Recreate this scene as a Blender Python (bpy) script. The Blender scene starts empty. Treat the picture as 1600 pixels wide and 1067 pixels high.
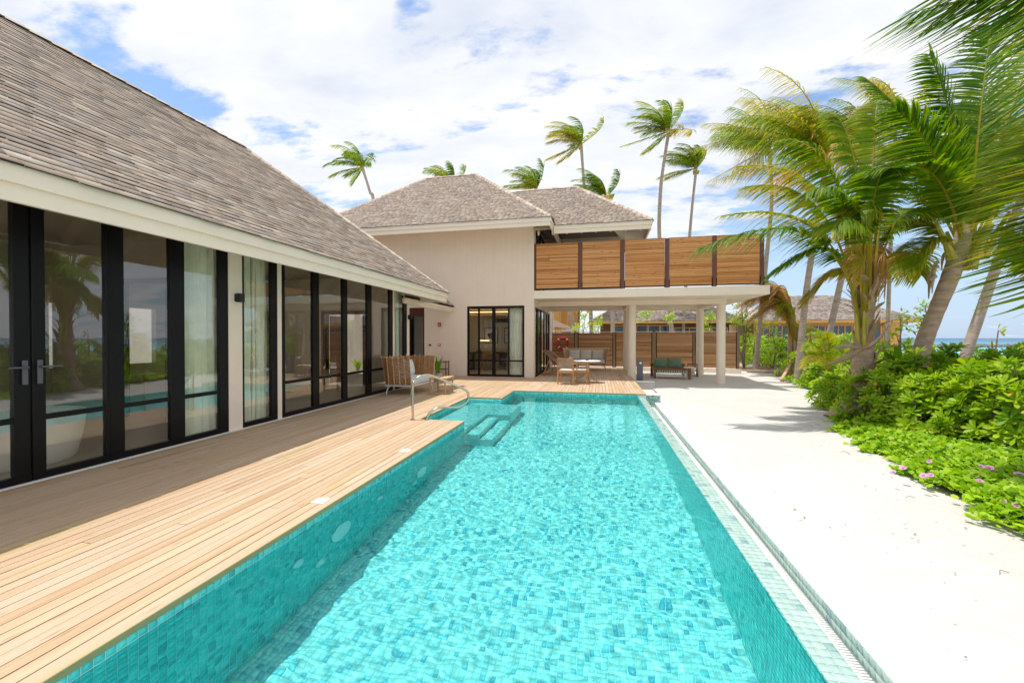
import bpy, math, random
import numpy as np
from mathutils import Vector, Matrix, Euler
random.seed(7)
S = bpy.context.scene
COL = S.collection
R = math.radians
PI = math.pi

# ------------------------------------------------------------------ camera
FPX = 640.0
YAW = math.atan(136 / 640.0)
PITCH = math.atan(5.5 / 640.0)
cam = bpy.data.cameras.new('camera')
camo = bpy.data.objects.new('camera', cam)
COL.objects.link(camo)
cam.sensor_width = 36
cam.sensor_fit = 'HORIZONTAL'
cam.lens = FPX / 1600 * 36
cam.clip_start = 0.05
cam.clip_end = 9000
camo.location = (0, 0, 1.5)
camo.rotation_euler = (PI / 2 - PITCH, 0, YAW)
S.camera = camo

# ------------------------------------------------------------------ exposure
S.view_settings.view_transform = 'Standard'
S.view_settings.look = 'None'
S.view_settings.exposure = 0.72
S.view_settings.gamma = 1.0
S.view_settings.use_curve_mapping = False
S.render.engine = 'CYCLES'
S.cycles.max_bounces = 12
S.cycles.transparent_max_bounces = 24
S.cycles.diffuse_bounces = 5
S.cycles.use_denoising = True
S.cycles.sample_clamp_indirect = 6
S.cycles.caustics_reflective = False
S.cycles.blur_glossy = 0.5

# ------------------------------------------------------------------ sun
KX, KY = 0.20, -0.02                      # shadow shift per metre of height
SUN = Vector((-KX, -KY, 1)).normalized()
sun = bpy.data.lights.new('sun', 'SUN')
sun.energy = 2.45
sun.angle = R(0.53)
sun.color = (1.0, 0.955, 0.88)
suno = bpy.data.objects.new('sun', sun)
COL.objects.link(suno)
suno.rotation_euler = SUN.to_track_quat('Z', 'Y').to_euler()
sun.cycles.is_caustics_light = True

# ------------------------------------------------------------------ pixel helpers (photo 1600 x 1067) used only to find real places
_f = Vector((-math.sin(YAW) * math.cos(PITCH), math.cos(YAW) * math.cos(PITCH), -math.sin(PITCH)))
_r = Vector((math.cos(YAW), math.sin(YAW), 0))
_u = _r.cross(_f)
CAM = Vector((0, 0, 1.5))
def ray(px, py):
    return _f + _r * ((px - 800) / FPX) - _u * ((py - 533.5) / FPX)
def at(px, py, w):
    return CAM + ray(px, py) * w
def on(px, py, x=None, y=None, z=None):
    d = ray(px, py)
    t = (x - CAM.x) / d.x if x is not None else (y - CAM.y) / d.y if y is not None else (z - CAM.z) / d.z
    return CAM + d * t

# ------------------------------------------------------------------ node helpers
def NN(nt, t, **k):
    n = nt.nodes.new(t)
    for a, b in k.items():
        if a in n.inputs:
            n.inputs[a].default_value = b
        else:
            setattr(n, a, b)
    return n
def LK(nt, a, b):
    nt.links.new(a, b)
def ramp(nt, fac, stops, interp='LINEAR'):
    n = nt.nodes.new('ShaderNodeValToRGB')
    n.color_ramp.interpolation = interp
    e = n.color_ramp.elements
    while len(e) < len(stops):
        e.new(0.5)
    for i, (p, c) in enumerate(stops):
        e[i].position = p
        e[i].color = (c[0], c[1], c[2], 1) if not isinstance(c, (int, float)) else (c, c, c, 1)
    if fac is not None:
        LK(nt, fac, n.inputs[0])
    return n.outputs[0]
def math_(nt, op, a, b=None, c=None, clamp=False):
    n = nt.nodes.new('ShaderNodeMath')
    n.operation = op
    n.use_clamp = clamp
    for i, v in enumerate((a, b, c)):
        if v is None:
            continue
        if isinstance(v, (int, float)):
            n.inputs[i].default_value = v
        else:
            LK(nt, v, n.inputs[i])
    return n.outputs[0]
def mixc(nt, fac, a, b, mode='MIX'):
    n = nt.nodes.new('ShaderNodeMix')
    n.data_type = 'RGBA'
    n.blend_type = mode
    for idx, v in ((0, fac), (6, a), (7, b)):
        if isinstance(v, (int, float)):
            n.inputs[idx].default_value = v
        elif isinstance(v, (tuple, list)):
            n.inputs[idx].default_value = (v[0], v[1], v[2], 1)
        else:
            LK(nt, v, n.inputs[idx])
    return n.outputs[2]
def noise(nt, vec, scale, detail=4, rough=0.55, dist=0.0):
    n = nt.nodes.new('ShaderNodeTexNoise')
    n.inputs['Scale'].default_value = scale
    n.inputs['Detail'].default_value = detail
    n.inputs['Roughness'].default_value = rough
    n.inputs['Distortion'].default_value = dist
    if vec is not None:
        LK(nt, vec, n.inputs['Vector'])
    return n.outputs[0]
def mapping(nt, vec, scale=(1, 1, 1), rot=(0, 0, 0), loc=(0, 0, 0)):
    n = nt.nodes.new('ShaderNodeMapping')
    n.inputs['Scale'].default_value = scale
    n.inputs['Rotation'].default_value = rot
    n.inputs['Location'].default_value = loc
    LK(nt, vec, n.inputs['Vector'])
    return n.outputs[0]
def pos(nt):
    return nt.nodes.new('ShaderNodeNewGeometry').outputs['Position']
def bump(nt, h, strength=0.4, dist=0.01):
    n = nt.nodes.new('ShaderNodeBump')
    n.inputs['Strength'].default_value = strength
    n.inputs['Distance'].default_value = dist
    LK(nt, h, n.inputs['Height'])
    return n.outputs[0]
def newmat(name):
    m = bpy.data.materials.new(name)
    m.use_nodes = True
    nt = m.node_tree
    return m, nt, nt.nodes['Principled BSDF']
def rnd(nt):
    """random per piece: works for one-piece objects and for many pieces joined"""
    g = nt.nodes.new('ShaderNodeNewGeometry').outputs['Random Per Island']
    o = nt.nodes.new('ShaderNodeObjectInfo').outputs['Random']
    return math_(nt, 'FRACT', math_(nt, 'ADD', g, o))
def pm(name, color, rough=0.6, metal=0.0, spec=0.5, var=0.08, scale=6.0, bumps=0.0, bscale=40.0, coat=0.0):
    """plain material with mottled colour and fine relief"""
    m, nt, b = newmat(name)
    p = pos(nt)
    c = tuple(color)
    if var:
        n = noise(nt, p, scale, 5, 0.6)
        lo = tuple(x * (1 - var) for x in c)
        hi = tuple(min(1, x * (1 + var)) for x in c)
        LK(nt, ramp(nt, n, [(0.3, lo), (0.7, hi)]), b.inputs['Base Color'])
    else:
        b.inputs['Base Color'].default_value = (*c, 1)
    b.inputs['Roughness'].default_value = rough
    b.inputs['Metallic'].default_value = metal
    b.inputs['Specular IOR Level'].default_value = spec
    if coat:
        b.inputs['Coat Weight'].default_value = coat
    if bumps:
        LK(nt, bump(nt, noise(nt, p, bscale, 6, 0.65), bumps, 0.01), b.inputs['Normal'])
    return m

# ------------------------------------------------------------------ world: Nishita sky with broken high cloud
W = bpy.data.worlds.new('World')
S.world = W
W.use_nodes = True
nt = W.node_tree
bg = nt.nodes['Background']
sky = nt.nodes.new('ShaderNodeTexSky')
sky.sky_type = 'NISHITA'
sky.sun_disc = False
sky.sun_elevation = math.asin(SUN.z)
sky.sun_rotation = math.atan2(SUN.x, SUN.y)
sky.air_density = 1.0
sky.dust_density = 0.8
sky.ozone_density = 1.6
tc = nt.nodes.new('ShaderNodeTexCoord').outputs['Generated']
sep = nt.nodes.new('ShaderNodeSeparateXYZ')
LK(nt, tc, sep.inputs[0])
den = math_(nt, 'ADD', math_(nt, 'MAXIMUM', sep.outputs[2], 0.0), 0.16)
comb = nt.nodes.new('ShaderNodeCombineXYZ')
LK(nt, math_(nt, 'DIVIDE', sep.outputs[0], den), comb.inputs[0])
LK(nt, math_(nt, 'DIVIDE', sep.outputs[1], den), comb.inputs[1])
cv = mapping(nt, comb.outputs[0], (1.0, 1.0, 1), (0, 0, R(24)), (3.1, 1.7, 0))
cvs = mapping(nt, comb.outputs[0], (0.75, 1.35, 1), (0, 0, R(-38)), (3.1, 1.7, 0))
big = noise(nt, cvs, 0.55, 3, 0.5, 0.2)
puff = noise(nt, cvs, 2.1, 9, 0.58, 0.3)
fine = noise(nt, cvs, 5.2, 8, 0.62, 0.15)
dens = math_(nt, 'ADD', math_(nt, 'MULTIPLY', big, 0.36), math_(nt, 'ADD', math_(nt, 'MULTIPLY', puff, 0.66), math_(nt, 'MULTIPLY', fine, 0.62)))
# openings in the cloud deck
gaps = [((165, 95), .04, .08), ((225, 125), .04, .08), ((275, 155), .045, .06), ((645, 0), .04, .24), ((800, 15), .05, .09), ((860, 48), .035, .10), ((425, 200), .05, .08), ((480, 245), .04, .07),
        ((300, 165), .05, .09), ((130, 70), .05, .07), ((1400, 440), .22, .16), ((1240, 85), .05, .05), ((1560, 430), .25, .14), ((1265, 400), .10, .12), ((1085, 330), .09, .06)]
for (gp, rad, amt) in gaps:
    d = ray(*gp).normalized()
    vm = nt.nodes.new('ShaderNodeVectorMath')
    vm.operation = 'DISTANCE'
    nv = nt.nodes.new('ShaderNodeVectorMath')
    nv.operation = 'NORMALIZE'
    LK(nt, tc, nv.inputs[0])
    LK(nt, nv.outputs[0], vm.inputs[0])
    vm.inputs[1].default_value = d
    mr = nt.nodes.new('ShaderNodeMapRange')
    mr.interpolation_type = 'SMOOTHSTEP'
    LK(nt, vm.outputs['Value'], mr.inputs[0])
    mr.inputs[1].default_value = rad * 1.9
    mr.inputs[2].default_value = 0
    mr.inputs[3].default_value = 0
    mr.inputs[4].default_value = amt
    dens = math_(nt, 'SUBTRACT', dens, mr.outputs[0])
cover = nt.nodes.new('ShaderNodeMapRange')
cover.interpolation_type = 'SMOOTHSTEP'
LK(nt, dens, cover.inputs[0])
cover.inputs[1].default_value = 0.645
cover.inputs[2].default_value = 0.80
shade = ramp(nt, noise(nt, cvs, 2.3, 6, 0.6, 0.2), [(0.30, (0.46, 0.50, 0.57)), (0.46, (0.56, 0.58, 0.62)), (0.62, (0.635, 0.64, 0.655))])
skyc = mixc(nt, 1.0, sky.outputs[0], (0.120, 0.126, 0.132), 'MULTIPLY')
hz = nt.nodes.new('ShaderNodeMapRange')
hz.interpolation_type = 'SMOOTHSTEP'
LK(nt, sep.outputs[2], hz.inputs[0])
hz.inputs[1].default_value = -0.02
hz.inputs[2].default_value = 0.42
hz.inputs[3].default_value = 1
hz.inputs[4].default_value = 0
skyc = mixc(nt, math_(nt, 'MULTIPLY', hz.outputs[0], 0.85), skyc, (0.33, 0.43, 0.57))
out = mixc(nt, cover.outputs[0], skyc, shade)
LK(nt, out, bg.inputs[0])
bg.inputs[1].default_value = 1.0

# ------------------------------------------------------------------ object helpers
def tag(o, label=None, cat=None, group=None, kind=None):
    if label: o['label'] = label
    if cat: o['category'] = cat
    if group: o['group'] = group
    if kind: o['kind'] = kind
    return o
def empty(name, loc=(0, 0, 0), rz=0.0, label=None, cat=None, group=None, kind=None):
    o = bpy.data.objects.new(name, None)
    o.empty_display_size = 0.2
    COL.objects.link(o)
    o.location = loc
    o.rotation_euler = (0, 0, rz)
    return tag(o, label, cat, group, kind)
def adopt(o, parent, world=True):
    """parent o; with world=True its coordinates stay world coordinates"""
    if parent is None:
        return o
    o.parent = parent
    if world and parent.type == 'EMPTY':
        o.matrix_parent_inverse = Matrix.Translation(-Vector(parent.location))
    return o
def npmesh(name, V, F, mat=None, smooth=False, tone=None):
    V = np.asarray(V, dtype=np.float32).reshape(-1, 3)
    me = bpy.data.meshes.new(name)
    if isinstance(F, np.ndarray):
        m, k = F.shape
        me.vertices.add(len(V)); me.vertices.foreach_set('co', V.ravel())
        me.loops.add(m * k); me.loops.foreach_set('vertex_index', F.astype(np.int32).ravel())
        me.polygons.add(m)
        me.polygons.foreach_set('loop_start', np.arange(0, m * k, k, dtype=np.int32))
        me.polygons.foreach_set('loop_total', np.full(m, k, dtype=np.int32))
        me.update(calc_edges=True)
    else:
        me.from_pydata(V.tolist(), [], F)
    if mat is not None:
        me.materials.append(mat)
    if smooth:
        me.polygons.foreach_set('use_smooth', np.ones(len(me.polygons), dtype=bool))
    if tone is not None:
        a = me.attributes.new('tone', 'FLOAT', 'POINT')
        a.data.foreach_set('value', np.asarray(tone, dtype=np.float32).ravel())
    me.update()
    return me
def link(name, me, parent=None, world=True):
    o = bpy.data.objects.new(name, me)
    COL.objects.link(o)
    return adopt(o, parent, world)
BF = [(0, 3, 2, 1), (4, 5, 6, 7), (0, 1, 5, 4), (1, 2, 6, 5), (2, 3, 7, 6), (3, 0, 4, 7)]
class MB:
    def __init__(s):
        s.v, s.f, s.t, s.sm = [], [], [], []
    def add(s, vs, fs, tone=None, smooth=False):
        n = len(s.v)
        s.v += [tuple(v) for v in vs]
        s.f += [tuple(i + n for i in f) for f in fs]
        s.t += [random.random() if tone is None else tone] * len(vs)
        s.sm += [smooth] * len(fs)
        return s
    def box(s, x0, x1, y0, y1, z0, z1):
        return s.add([(x0, y0, z0), (x1, y0, z0), (x1, y1, z0), (x0, y1, z0), (x0, y0, z1), (x1, y0, z1), (x1, y1, z1), (x0, y1, z1)], BF)
    def hexa(s, b, t):
        return s.add(list(b) + list(t), BF)
    def beam(s, p, q, w, h, up=(0, 0, 1), taper=1.0):
        p, q = Vector(p), Vector(q)
        d = (q - p).normalized()
        u = Vector(up)
        if abs(d.dot(u)) > 0.98:
            u = Vector((0, 1, 0))
        x = d.cross(u).normalized()
        u = x.cross(d).normalized()
        vs = []
        for c, k in ((p, 1), (q, taper)):
            vs += [c - x * w / 2 * k - u * h / 2 * k, c + x * w / 2 * k - u * h / 2 * k, c + x * w / 2 * k + u * h / 2 * k, c - x * w / 2 * k + u * h / 2 * k]
        return s.add(vs, BF)
    def tube(s, pts, r, n=8, cap=True, tone=None):
        pts = [Vector(p) for p in pts]
        if isinstance(r, (int, float)):
            r = [r] * len(pts)
        vs, fs = [], []
        prev = None
        for i, p in enumerate(pts):
            d = (pts[min(i + 1, len(pts) - 1)] - pts[max(i - 1, 0)]).normalized()
            if prev is None:
                a = Vector((0, 0, 1)) if abs(d.z) < 0.9 else Vector((1, 0, 0))
                x = d.cross(a).normalized()
            else:
                x = (prev - d * prev.dot(d)).normalized()
            prev = x
            y = d.cross(x)
            for k in range(n):
                a = 2 * PI * k / n
                vs.append(p + (x * math.cos(a) + y * math.sin(a)) * r[i])
        for i in range(len(pts) - 1):
            for k in range(n):
                a, b = i * n + k, i * n + (k + 1) % n
                fs.append((a, b, b + n, a + n))
        if cap:
            fs.append(tuple(range(n - 1, -1, -1)))
            fs.append(tuple(range((len(pts) - 1) * n, len(pts) * n)))
        return s.add(vs, fs, tone, True)
    def lathe(s, prof, c=(0, 0, 0), n=24):
        vs, fs = [], []
        for (r, z) in prof:
            for k in range(n):
                a = 2 * PI * k / n
                vs.append((c[0] + r * math.cos(a), c[1] + r * math.sin(a), c[2] + z))
        for i in range(len(prof) - 1):
            for k in range(n):
                a, b = i * n + k, i * n + (k + 1) % n
                fs.append((a, b, b + n, a + n))
        fs.append(tuple(range(n - 1, -1, -1)))
        fs.append(tuple(range((len(prof) - 1) * n, len(prof) * n)))
        return s.add(vs, fs, None, True)
    def build(s, name, mat, parent=None, world=True, bevel=0.0, smooth=None, seg=2, subs=0):
        me = npmesh(name, np.array(s.v), s.f, mat, False, s.t)
        sm = np.array(s.sm if smooth is None else [smooth] * len(s.f), dtype=bool)
        me.polygons.foreach_set('use_smooth', sm)
        o = link(name, me, parent, world)
        if bevel:
            m = o.modifiers.new('bevel', 'BEVEL')
            m.width = bevel; m.segments = seg; m.limit_method = 'ANGLE'
        if subs:
            m = o.modifiers.new('subdivision', 'SUBSURF')
            m.levels = subs; m.render_levels = subs
        if any(s.sm) and smooth is None:
            try:
                me.set_sharp_from_angle(angle=R(40))
            except Exception:
                pass
        return o
def unit_box(name, mat, sx, sy, sz, inset=0.0):
    """a box mesh centred on x,y with its top at z = 0 and a slightly eased top"""
    i = inset
    v = [(-sx / 2, -sy / 2, -sz), (sx / 2, -sy / 2, -sz), (sx / 2, sy / 2, -sz), (-sx / 2, sy / 2, -sz),
         (-sx / 2, -sy / 2, -i), (sx / 2, -sy / 2, -i), (sx / 2, sy / 2, -i), (-sx / 2, sy / 2, -i)]
    f = [(0, 1, 5, 4), (1, 2, 6, 5), (2, 3, 7, 6), (3, 0, 4, 7)]
    if i:
        v += [(-sx / 2 + i, -sy / 2 + i, 0), (sx / 2 - i, -sy / 2 + i, 0), (sx / 2 - i, sy / 2 - i, 0), (-sx / 2 + i, sy / 2 - i, 0)]
        f += [(4, 5, 9, 8), (5, 6, 10, 9), (6, 7, 11, 10), (7, 4, 8, 11), (8, 9, 10, 11)]
    else:
        f += [(4, 5, 6, 7)]
    return npmesh(name, v, np.array(f), mat)
def copy_tree(src, loc, rz, label=None, scale=1.0):
    r = src.copy(); COL.objects.link(r)
    r.location = loc; r.rotation_euler = (0, 0, rz)
    r.scale = (scale,) * 3
    if label: r['label'] = label
    for ch in src.children:
        c = ch.copy(); COL.objects.link(c); c.parent = r
        for g in ch.children:
            d = g.copy(); COL.objects.link(d); d.parent = c
    return r
def join_np(me, mats):
    """repeat a small mesh by 4x4 matrices -> V, F arrays"""
    n = len(me.vertices)
    co = np.empty(n * 3, dtype=np.float32); me.vertices.foreach_get('co', co); co = co.reshape(-1, 3)
    F = np.array([list(p.vertices) for p in me.polygons])
    M = np.array(mats, dtype=np.float32)
    V = np.einsum('kij,nj->kni', M[:, :3, :3], co) + M[:, None, :3, 3]
    FF = (F[None] + (np.arange(len(M)) * n)[:, None, None]).reshape(-1, F.shape[1])
    return V.reshape(-1, 3), FF
def pieces(name, plural, me, mats, parent, mat, limit=300, key=None, smooth=False, flags=None):
    """the nearest pieces as objects of their own, the rest joined as stuff"""
    mats = list(mats)
    key = key or (lambda m: (Vector((m[0][3], m[1][3], m[2][3])) - CAM).length)
    mats.sort(key=key)
    objs = []
    for m in mats[:limit]:
        o = bpy.data.objects.new(name, me)
        COL.objects.link(o)
        o.parent = parent
        if parent is not None and parent.type == 'EMPTY':
            o.matrix_parent_inverse = Matrix.Translation(-Vector(parent.location))
        o.matrix_basis = Matrix(m)
        objs.append(o)
    if len(mats) > limit:
        V, F = join_np(me, mats[limit:])
        me2 = npmesh(plural, V, F, mat, smooth)
        o = link(plural, me2, parent)
        o['kind'] = 'stuff'
        objs.append(o)
    if flags:
        for o in objs:
            flags(o)
    return objs
def TR(x, y, z, rz=0.0, rx=0.0, ry=0.0, s=1.0):
    m = Matrix.Translation((x, y, z)) @ Euler((rx, ry, rz)).to_matrix().to_4x4()
    if s != 1.0:
        m = m @ Matrix.Diagonal((s, s, s, 1))
    return m

# ================================================================== MATERIALS
def proj(p):
    v = Vector(p) - CAM
    w = v.dot(_f)
    if w <= 0.05: return None
    return 800 + FPX * v.dot(_r) / w, 533.5 - FPX * v.dot(_u) / w, w
def vis_key(m):
    p = Vector((m[0][3], m[1][3], m[2][3]))
    q = proj(p)
    d = (p - CAM).length
    if q is None or not (-10 < q[0] < 1610 and -10 < q[1] < 1077):
        return d + 1000
    return d

def mat_wall(name, c, bs=0.25):
    m, nt, b = newmat(name)
    p = pos(nt)
    n = noise(nt, p, 1.3, 6, 0.65)
    col = ramp(nt, n, [(0.25, tuple(x * 0.95 for x in c)), (0.75, tuple(min(1, x * 1.04) for x in c))])
    streak = noise(nt, mapping(nt, p, (7, 7, 0.35)), 1.0, 5, 0.6)
    col = mixc(nt, ramp(nt, streak, [(0.45, 0.0), (0.8, 0.22)]), col, tuple(x * 0.82 for x in c))
    LK(nt, col, b.inputs['Base Color'])
    b.inputs['Roughness'].default_value = 0.85
    LK(nt, bump(nt, noise(nt, p, 90, 4, 0.7), bs, 0.004), b.inputs['Normal'])
    return m
M_wall = mat_wall('painted_render', (0.85, 0.70, 0.575))
M_wall2 = mat_wall('painted_render_pale', (0.91, 0.79, 0.655))
M_white = mat_wall('white_render', (0.78, 0.765, 0.73))
M_trim = pm('cream_painted_timber', (0.88, 0.745, 0.60), 0.5, var=0.03, scale=2.0, bumps=0.08, bscale=25)
M_soffit = pm('soffit_paint', (0.66, 0.60, 0.50), 0.6, var=0.04, scale=3)
M_frame = pm('black_aluminium', (0.004, 0.004, 0.005), 0.35, 0.0, 0.25, var=0.1)
M_steel = pm('polished_steel', (0.60, 0.50, 0.38), 0.18, 1.0, var=0.02)
M_conc = pm('grey_concrete', (0.42, 0.40, 0.39), 0.8, var=0.08, scale=7, bumps=0.3)
M_kerb = pm('white_cement_strip', (0.64, 0.635, 0.62), 0.8, var=0.03, scale=3, bumps=0.15, bscale=60)
M_plastic = pm('white_plastic', (0.80, 0.80, 0.78), 0.4, var=0.02)
M_anthr = pm('anthracite_metal', (0.105, 0.11, 0.13), 0.45, 0.0, var=0.05)
M_black = pm('black_plastic', (0.015, 0.015, 0.016), 0.4, var=0.05)
M_red = pm('red_plastic', (0.55, 0.02, 0.03), 0.45, var=0.05)
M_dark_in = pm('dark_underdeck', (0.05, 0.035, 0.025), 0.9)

def mat_wood(name, stops, axis='Y', grooves=0.0, rough=0.65, knots=0.0, gscale=1.0, per=0.5, bumpk=0.25, stain=0.0, pitch=0.0954):
    """timber: tone per piece, grain along axis, optional grooves and knots"""
    m, nt, b = newmat(name)
    p = pos(nt)
    r = rnd(nt)
    off = nt.nodes.new('ShaderNodeCombineXYZ')
    LK(nt, math_(nt, 'MULTIPLY', r, 37.0), off.inputs[0]); LK(nt, math_(nt, 'MULTIPLY', r, 91.0), off.inputs[1]); LK(nt, math_(nt, 'MULTIPLY', r, 13.0), off.inputs[2])
    va = nt.nodes.new('ShaderNodeVectorMath'); va.operation = 'ADD'
    LK(nt, p, va.inputs[0]); LK(nt, off.outputs[0], va.inputs[1])
    sc = {'X': (1.2, 26, 26), 'Y': (26, 1.2, 26), 'Z': (26, 26, 1.2)}[axis]
    sc = tuple(x * gscale for x in sc)
    g1 = noise(nt, mapping(nt, va.outputs[0], sc), 1.0, 6, 0.62, 0.6)
    g2 = noise(nt, mapping(nt, va.outputs[0], tuple(x * 0.28 for x in sc)), 1.0, 4, 0.6, 0.8)
    v = math_(nt, 'ADD', math_(nt, 'MULTIPLY', r, per), math_(nt, 'ADD', math_(nt, 'MULTIPLY', g1, 0.55), math_(nt, 'MULTIPLY', g2, 0.55)))
    v = math_(nt, 'SUBTRACT', v, 0.05 + per * 0.5 - 0.0)
    col = ramp(nt, v, stops)
    if knots:
        ks = {'X': (5, 30, 30), 'Y': (30, 5, 30), 'Z': (30, 30, 5)}[axis]
        kn = nt.nodes.new('ShaderNodeTexVoronoi'); kn.inputs['Scale'].default_value = 1.0
        LK(nt, mapping(nt, va.outputs[0], tuple(x * 0.5 for x in ks)), kn.inputs['Vector'])
        kf = ramp(nt, kn.outputs['Distance'], [(0.06, 1.0), (0.17, 0.0)])
        col = mixc(nt, math_(nt, 'MULTIPLY', kf, knots), col, tuple(x * 0.25 for x in stops[0][1]))
    if stain:
        sp = noise(nt, mapping(nt, p, (2.6, 0.35, 1)), 1.0, 5, 0.6, 0.4)
        col = mixc(nt, ramp(nt, sp, [(0.55, 0.0), (0.72, stain)]), col, (0.50, 0.42, 0.16))
        gr = noise(nt, mapping(nt, p, (1.5, 0.8, 1), loc=(5, 3, 0)), 1.6, 6, 0.65)
        col = mixc(nt, ramp(nt, gr, [(0.50, 0.0), (0.75, 0.30)]), col, (0.44, 0.35, 0.27))
        or_ = noise(nt, mapping(nt, va.outputs[0], (3.0, 0.7, 1), loc=(9, 1, 0)), 1.5, 4, 0.6)
        col = mixc(nt, ramp(nt, or_, [(0.55, 0.0), (0.75, 0.45)]), col, (0.62, 0.36, 0.17))
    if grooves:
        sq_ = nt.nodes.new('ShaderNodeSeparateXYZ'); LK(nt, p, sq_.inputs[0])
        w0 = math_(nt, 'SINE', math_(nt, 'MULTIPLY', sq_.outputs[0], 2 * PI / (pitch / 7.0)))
        groove_shade = math_(nt, 'MULTIPLY', math_(nt, 'MULTIPLY', math_(nt, 'MAXIMUM', math_(nt, 'MULTIPLY', w0, -1.0), 0.0), math_(nt, 'GREATER_THAN', r, 0.45)), 0.34)
        col = mixc(nt, groove_shade, col, (0.30, 0.19, 0.10))  # shade inside the grooves is mixed into the board colour
    LK(nt, col, b.inputs['Base Color'])
    b.inputs['Roughness'].default_value = rough
    b.inputs['Specular IOR Level'].default_value = 0.3
    h = math_(nt, 'MULTIPLY', g1, 0.25)
    if grooves:
        sp_ = nt.nodes.new('ShaderNodeSeparateXYZ'); LK(nt, p, sp_.inputs[0])
        w = math_(nt, 'SINE', math_(nt, 'MULTIPLY', sp_.outputs[0], 2 * PI / (pitch / 7.0)))
        h = math_(nt, 'ADD', h, math_(nt, 'MULTIPLY', math_(nt, 'MULTIPLY', math_(nt, 'MAXIMUM', w, -0.2), math_(nt, 'GREATER_THAN', r, 0.45)), grooves))
    LK(nt, bump(nt, h, bumpk, 0.004), b.inputs['Normal'])
    return m
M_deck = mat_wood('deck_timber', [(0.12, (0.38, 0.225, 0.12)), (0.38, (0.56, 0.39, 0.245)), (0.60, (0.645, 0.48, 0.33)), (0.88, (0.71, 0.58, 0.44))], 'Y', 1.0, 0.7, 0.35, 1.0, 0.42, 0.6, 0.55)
M_decktrim = mat_wood('deck_trim_timber', [(0.1, (0.30, 0.25, 0.11)), (0.6, (0.42, 0.35, 0.17)), (0.9, (0.50, 0.43, 0.22))], 'Y')
M_slat = mat_wood('larch_slat', [(0.10, (0.36, 0.14, 0.04)), (0.38, (0.64, 0.27, 0.085)), (0.62, (0.75, 0.36, 0.13)), (0.9, (0.82, 0.48, 0.21))], 'X', 0, 0.5, 0.95, 1.0, 0.5, 0.2)
M_slatf = mat_wood('fence_slat', [(0.1, (0.28, 0.13, 0.055)), (0.5, (0.52, 0.285, 0.135)), (0.9, (0.66, 0.42, 0.23))], 'X', 0, 0.6, 0.6, 1.0, 0.55, 0.2)
M_post = mat_wood('stained_post', [(0.1, (0.09, 0.03, 0.02)), (0.5, (0.15, 0.055, 0.035)), (0.9, (0.20, 0.08, 0.05))], 'Z', 0, 0.5)
M_teak = mat_wood('teak', [(0.1, (0.30, 0.13, 0.045)), (0.5, (0.50, 0.26, 0.11)), (0.9, (0.60, 0.35, 0.17))], 'Z', 0, 0.45, 0, 0.8, 0.35)
M_teakd = mat_wood('dark_teak', [(0.1, (0.10, 0.045, 0.02)), (0.5, (0.20, 0.09, 0.04)), (0.9, (0.28, 0.14, 0.07))], 'Z', 0, 0.5)
M_oak = mat_wood('pale_oak', [(0.1, (0.42, 0.25, 0.13)), (0.5, (0.58, 0.38, 0.21)), (0.9, (0.66, 0.46, 0.28))], 'Z', 0, 0.5)
M_orange = mat_wood('orange_boarding', [(0.1, (0.44, 0.20, 0.05)), (0.5, (0.62, 0.32, 0.09)), (0.9, (0.70, 0.40, 0.14))], 'Z', 0, 0.6)
M_red_door = mat_wood('dark_red_timber', [(0.1, (0.05, 0.012, 0.01)), (0.6, (0.10, 0.026, 0.02)), (0.9, (0.14, 0.04, 0.03))], 'Z', 0, 0.4)

def mat_shingle(name, cs, far=False):
    m, nt, b = newmat(name)
    p = pos(nt)
    r = rnd(nt)
    col = ramp(nt, r, cs, 'CONSTANT' if not far else 'LINEAR')
    g = noise(nt, p, 260 if not far else 60, 3, 0.7)
    col = mixc(nt, 0.75, col, ramp(nt, g, [(0.3, (0.36, 0.34, 0.33)), (0.7, (0.70, 0.68, 0.66))]), 'SOFT_LIGHT')
    blot = noise(nt, p, 0.9, 5, 0.6)
    col = mixc(nt, ramp(nt, blot, [(0.4, 0.0), (0.75, 0.20)]), col, (0.22, 0.185, 0.16))
    LK(nt, col, b.inputs['Base Color'])
    b.inputs['Roughness'].default_value = 0.9
    b.inputs['Specular IOR Level'].default_value = 0.2
    LK(nt, bump(nt, noise(nt, p, 300, 3, 0.7), 0.4, 0.003), b.inputs['Normal'])
    return m
SHC = [(0.0, (0.384, 0.306, 0.252)), (0.12, (0.473, 0.371, 0.299)), (0.26, (0.527, 0.422, 0.340)), (0.38, (0.425, 0.354, 0.306)), (0.50, (0.554, 0.449, 0.364)), (0.62, (0.459, 0.391, 0.347)), (0.72, (0.582, 0.480, 0.395)), (0.84, (0.507, 0.385, 0.303)), (0.93, (0.622, 0.524, 0.432))]
M_shingle = mat_shingle('asphalt_shingle', SHC)
M_thatch = mat_shingle('weathered_thatch', [(0.0, (0.34, 0.275, 0.235)), (0.5, (0.45, 0.375, 0.33)), (1.0, (0.55, 0.47, 0.42))], True)

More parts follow.
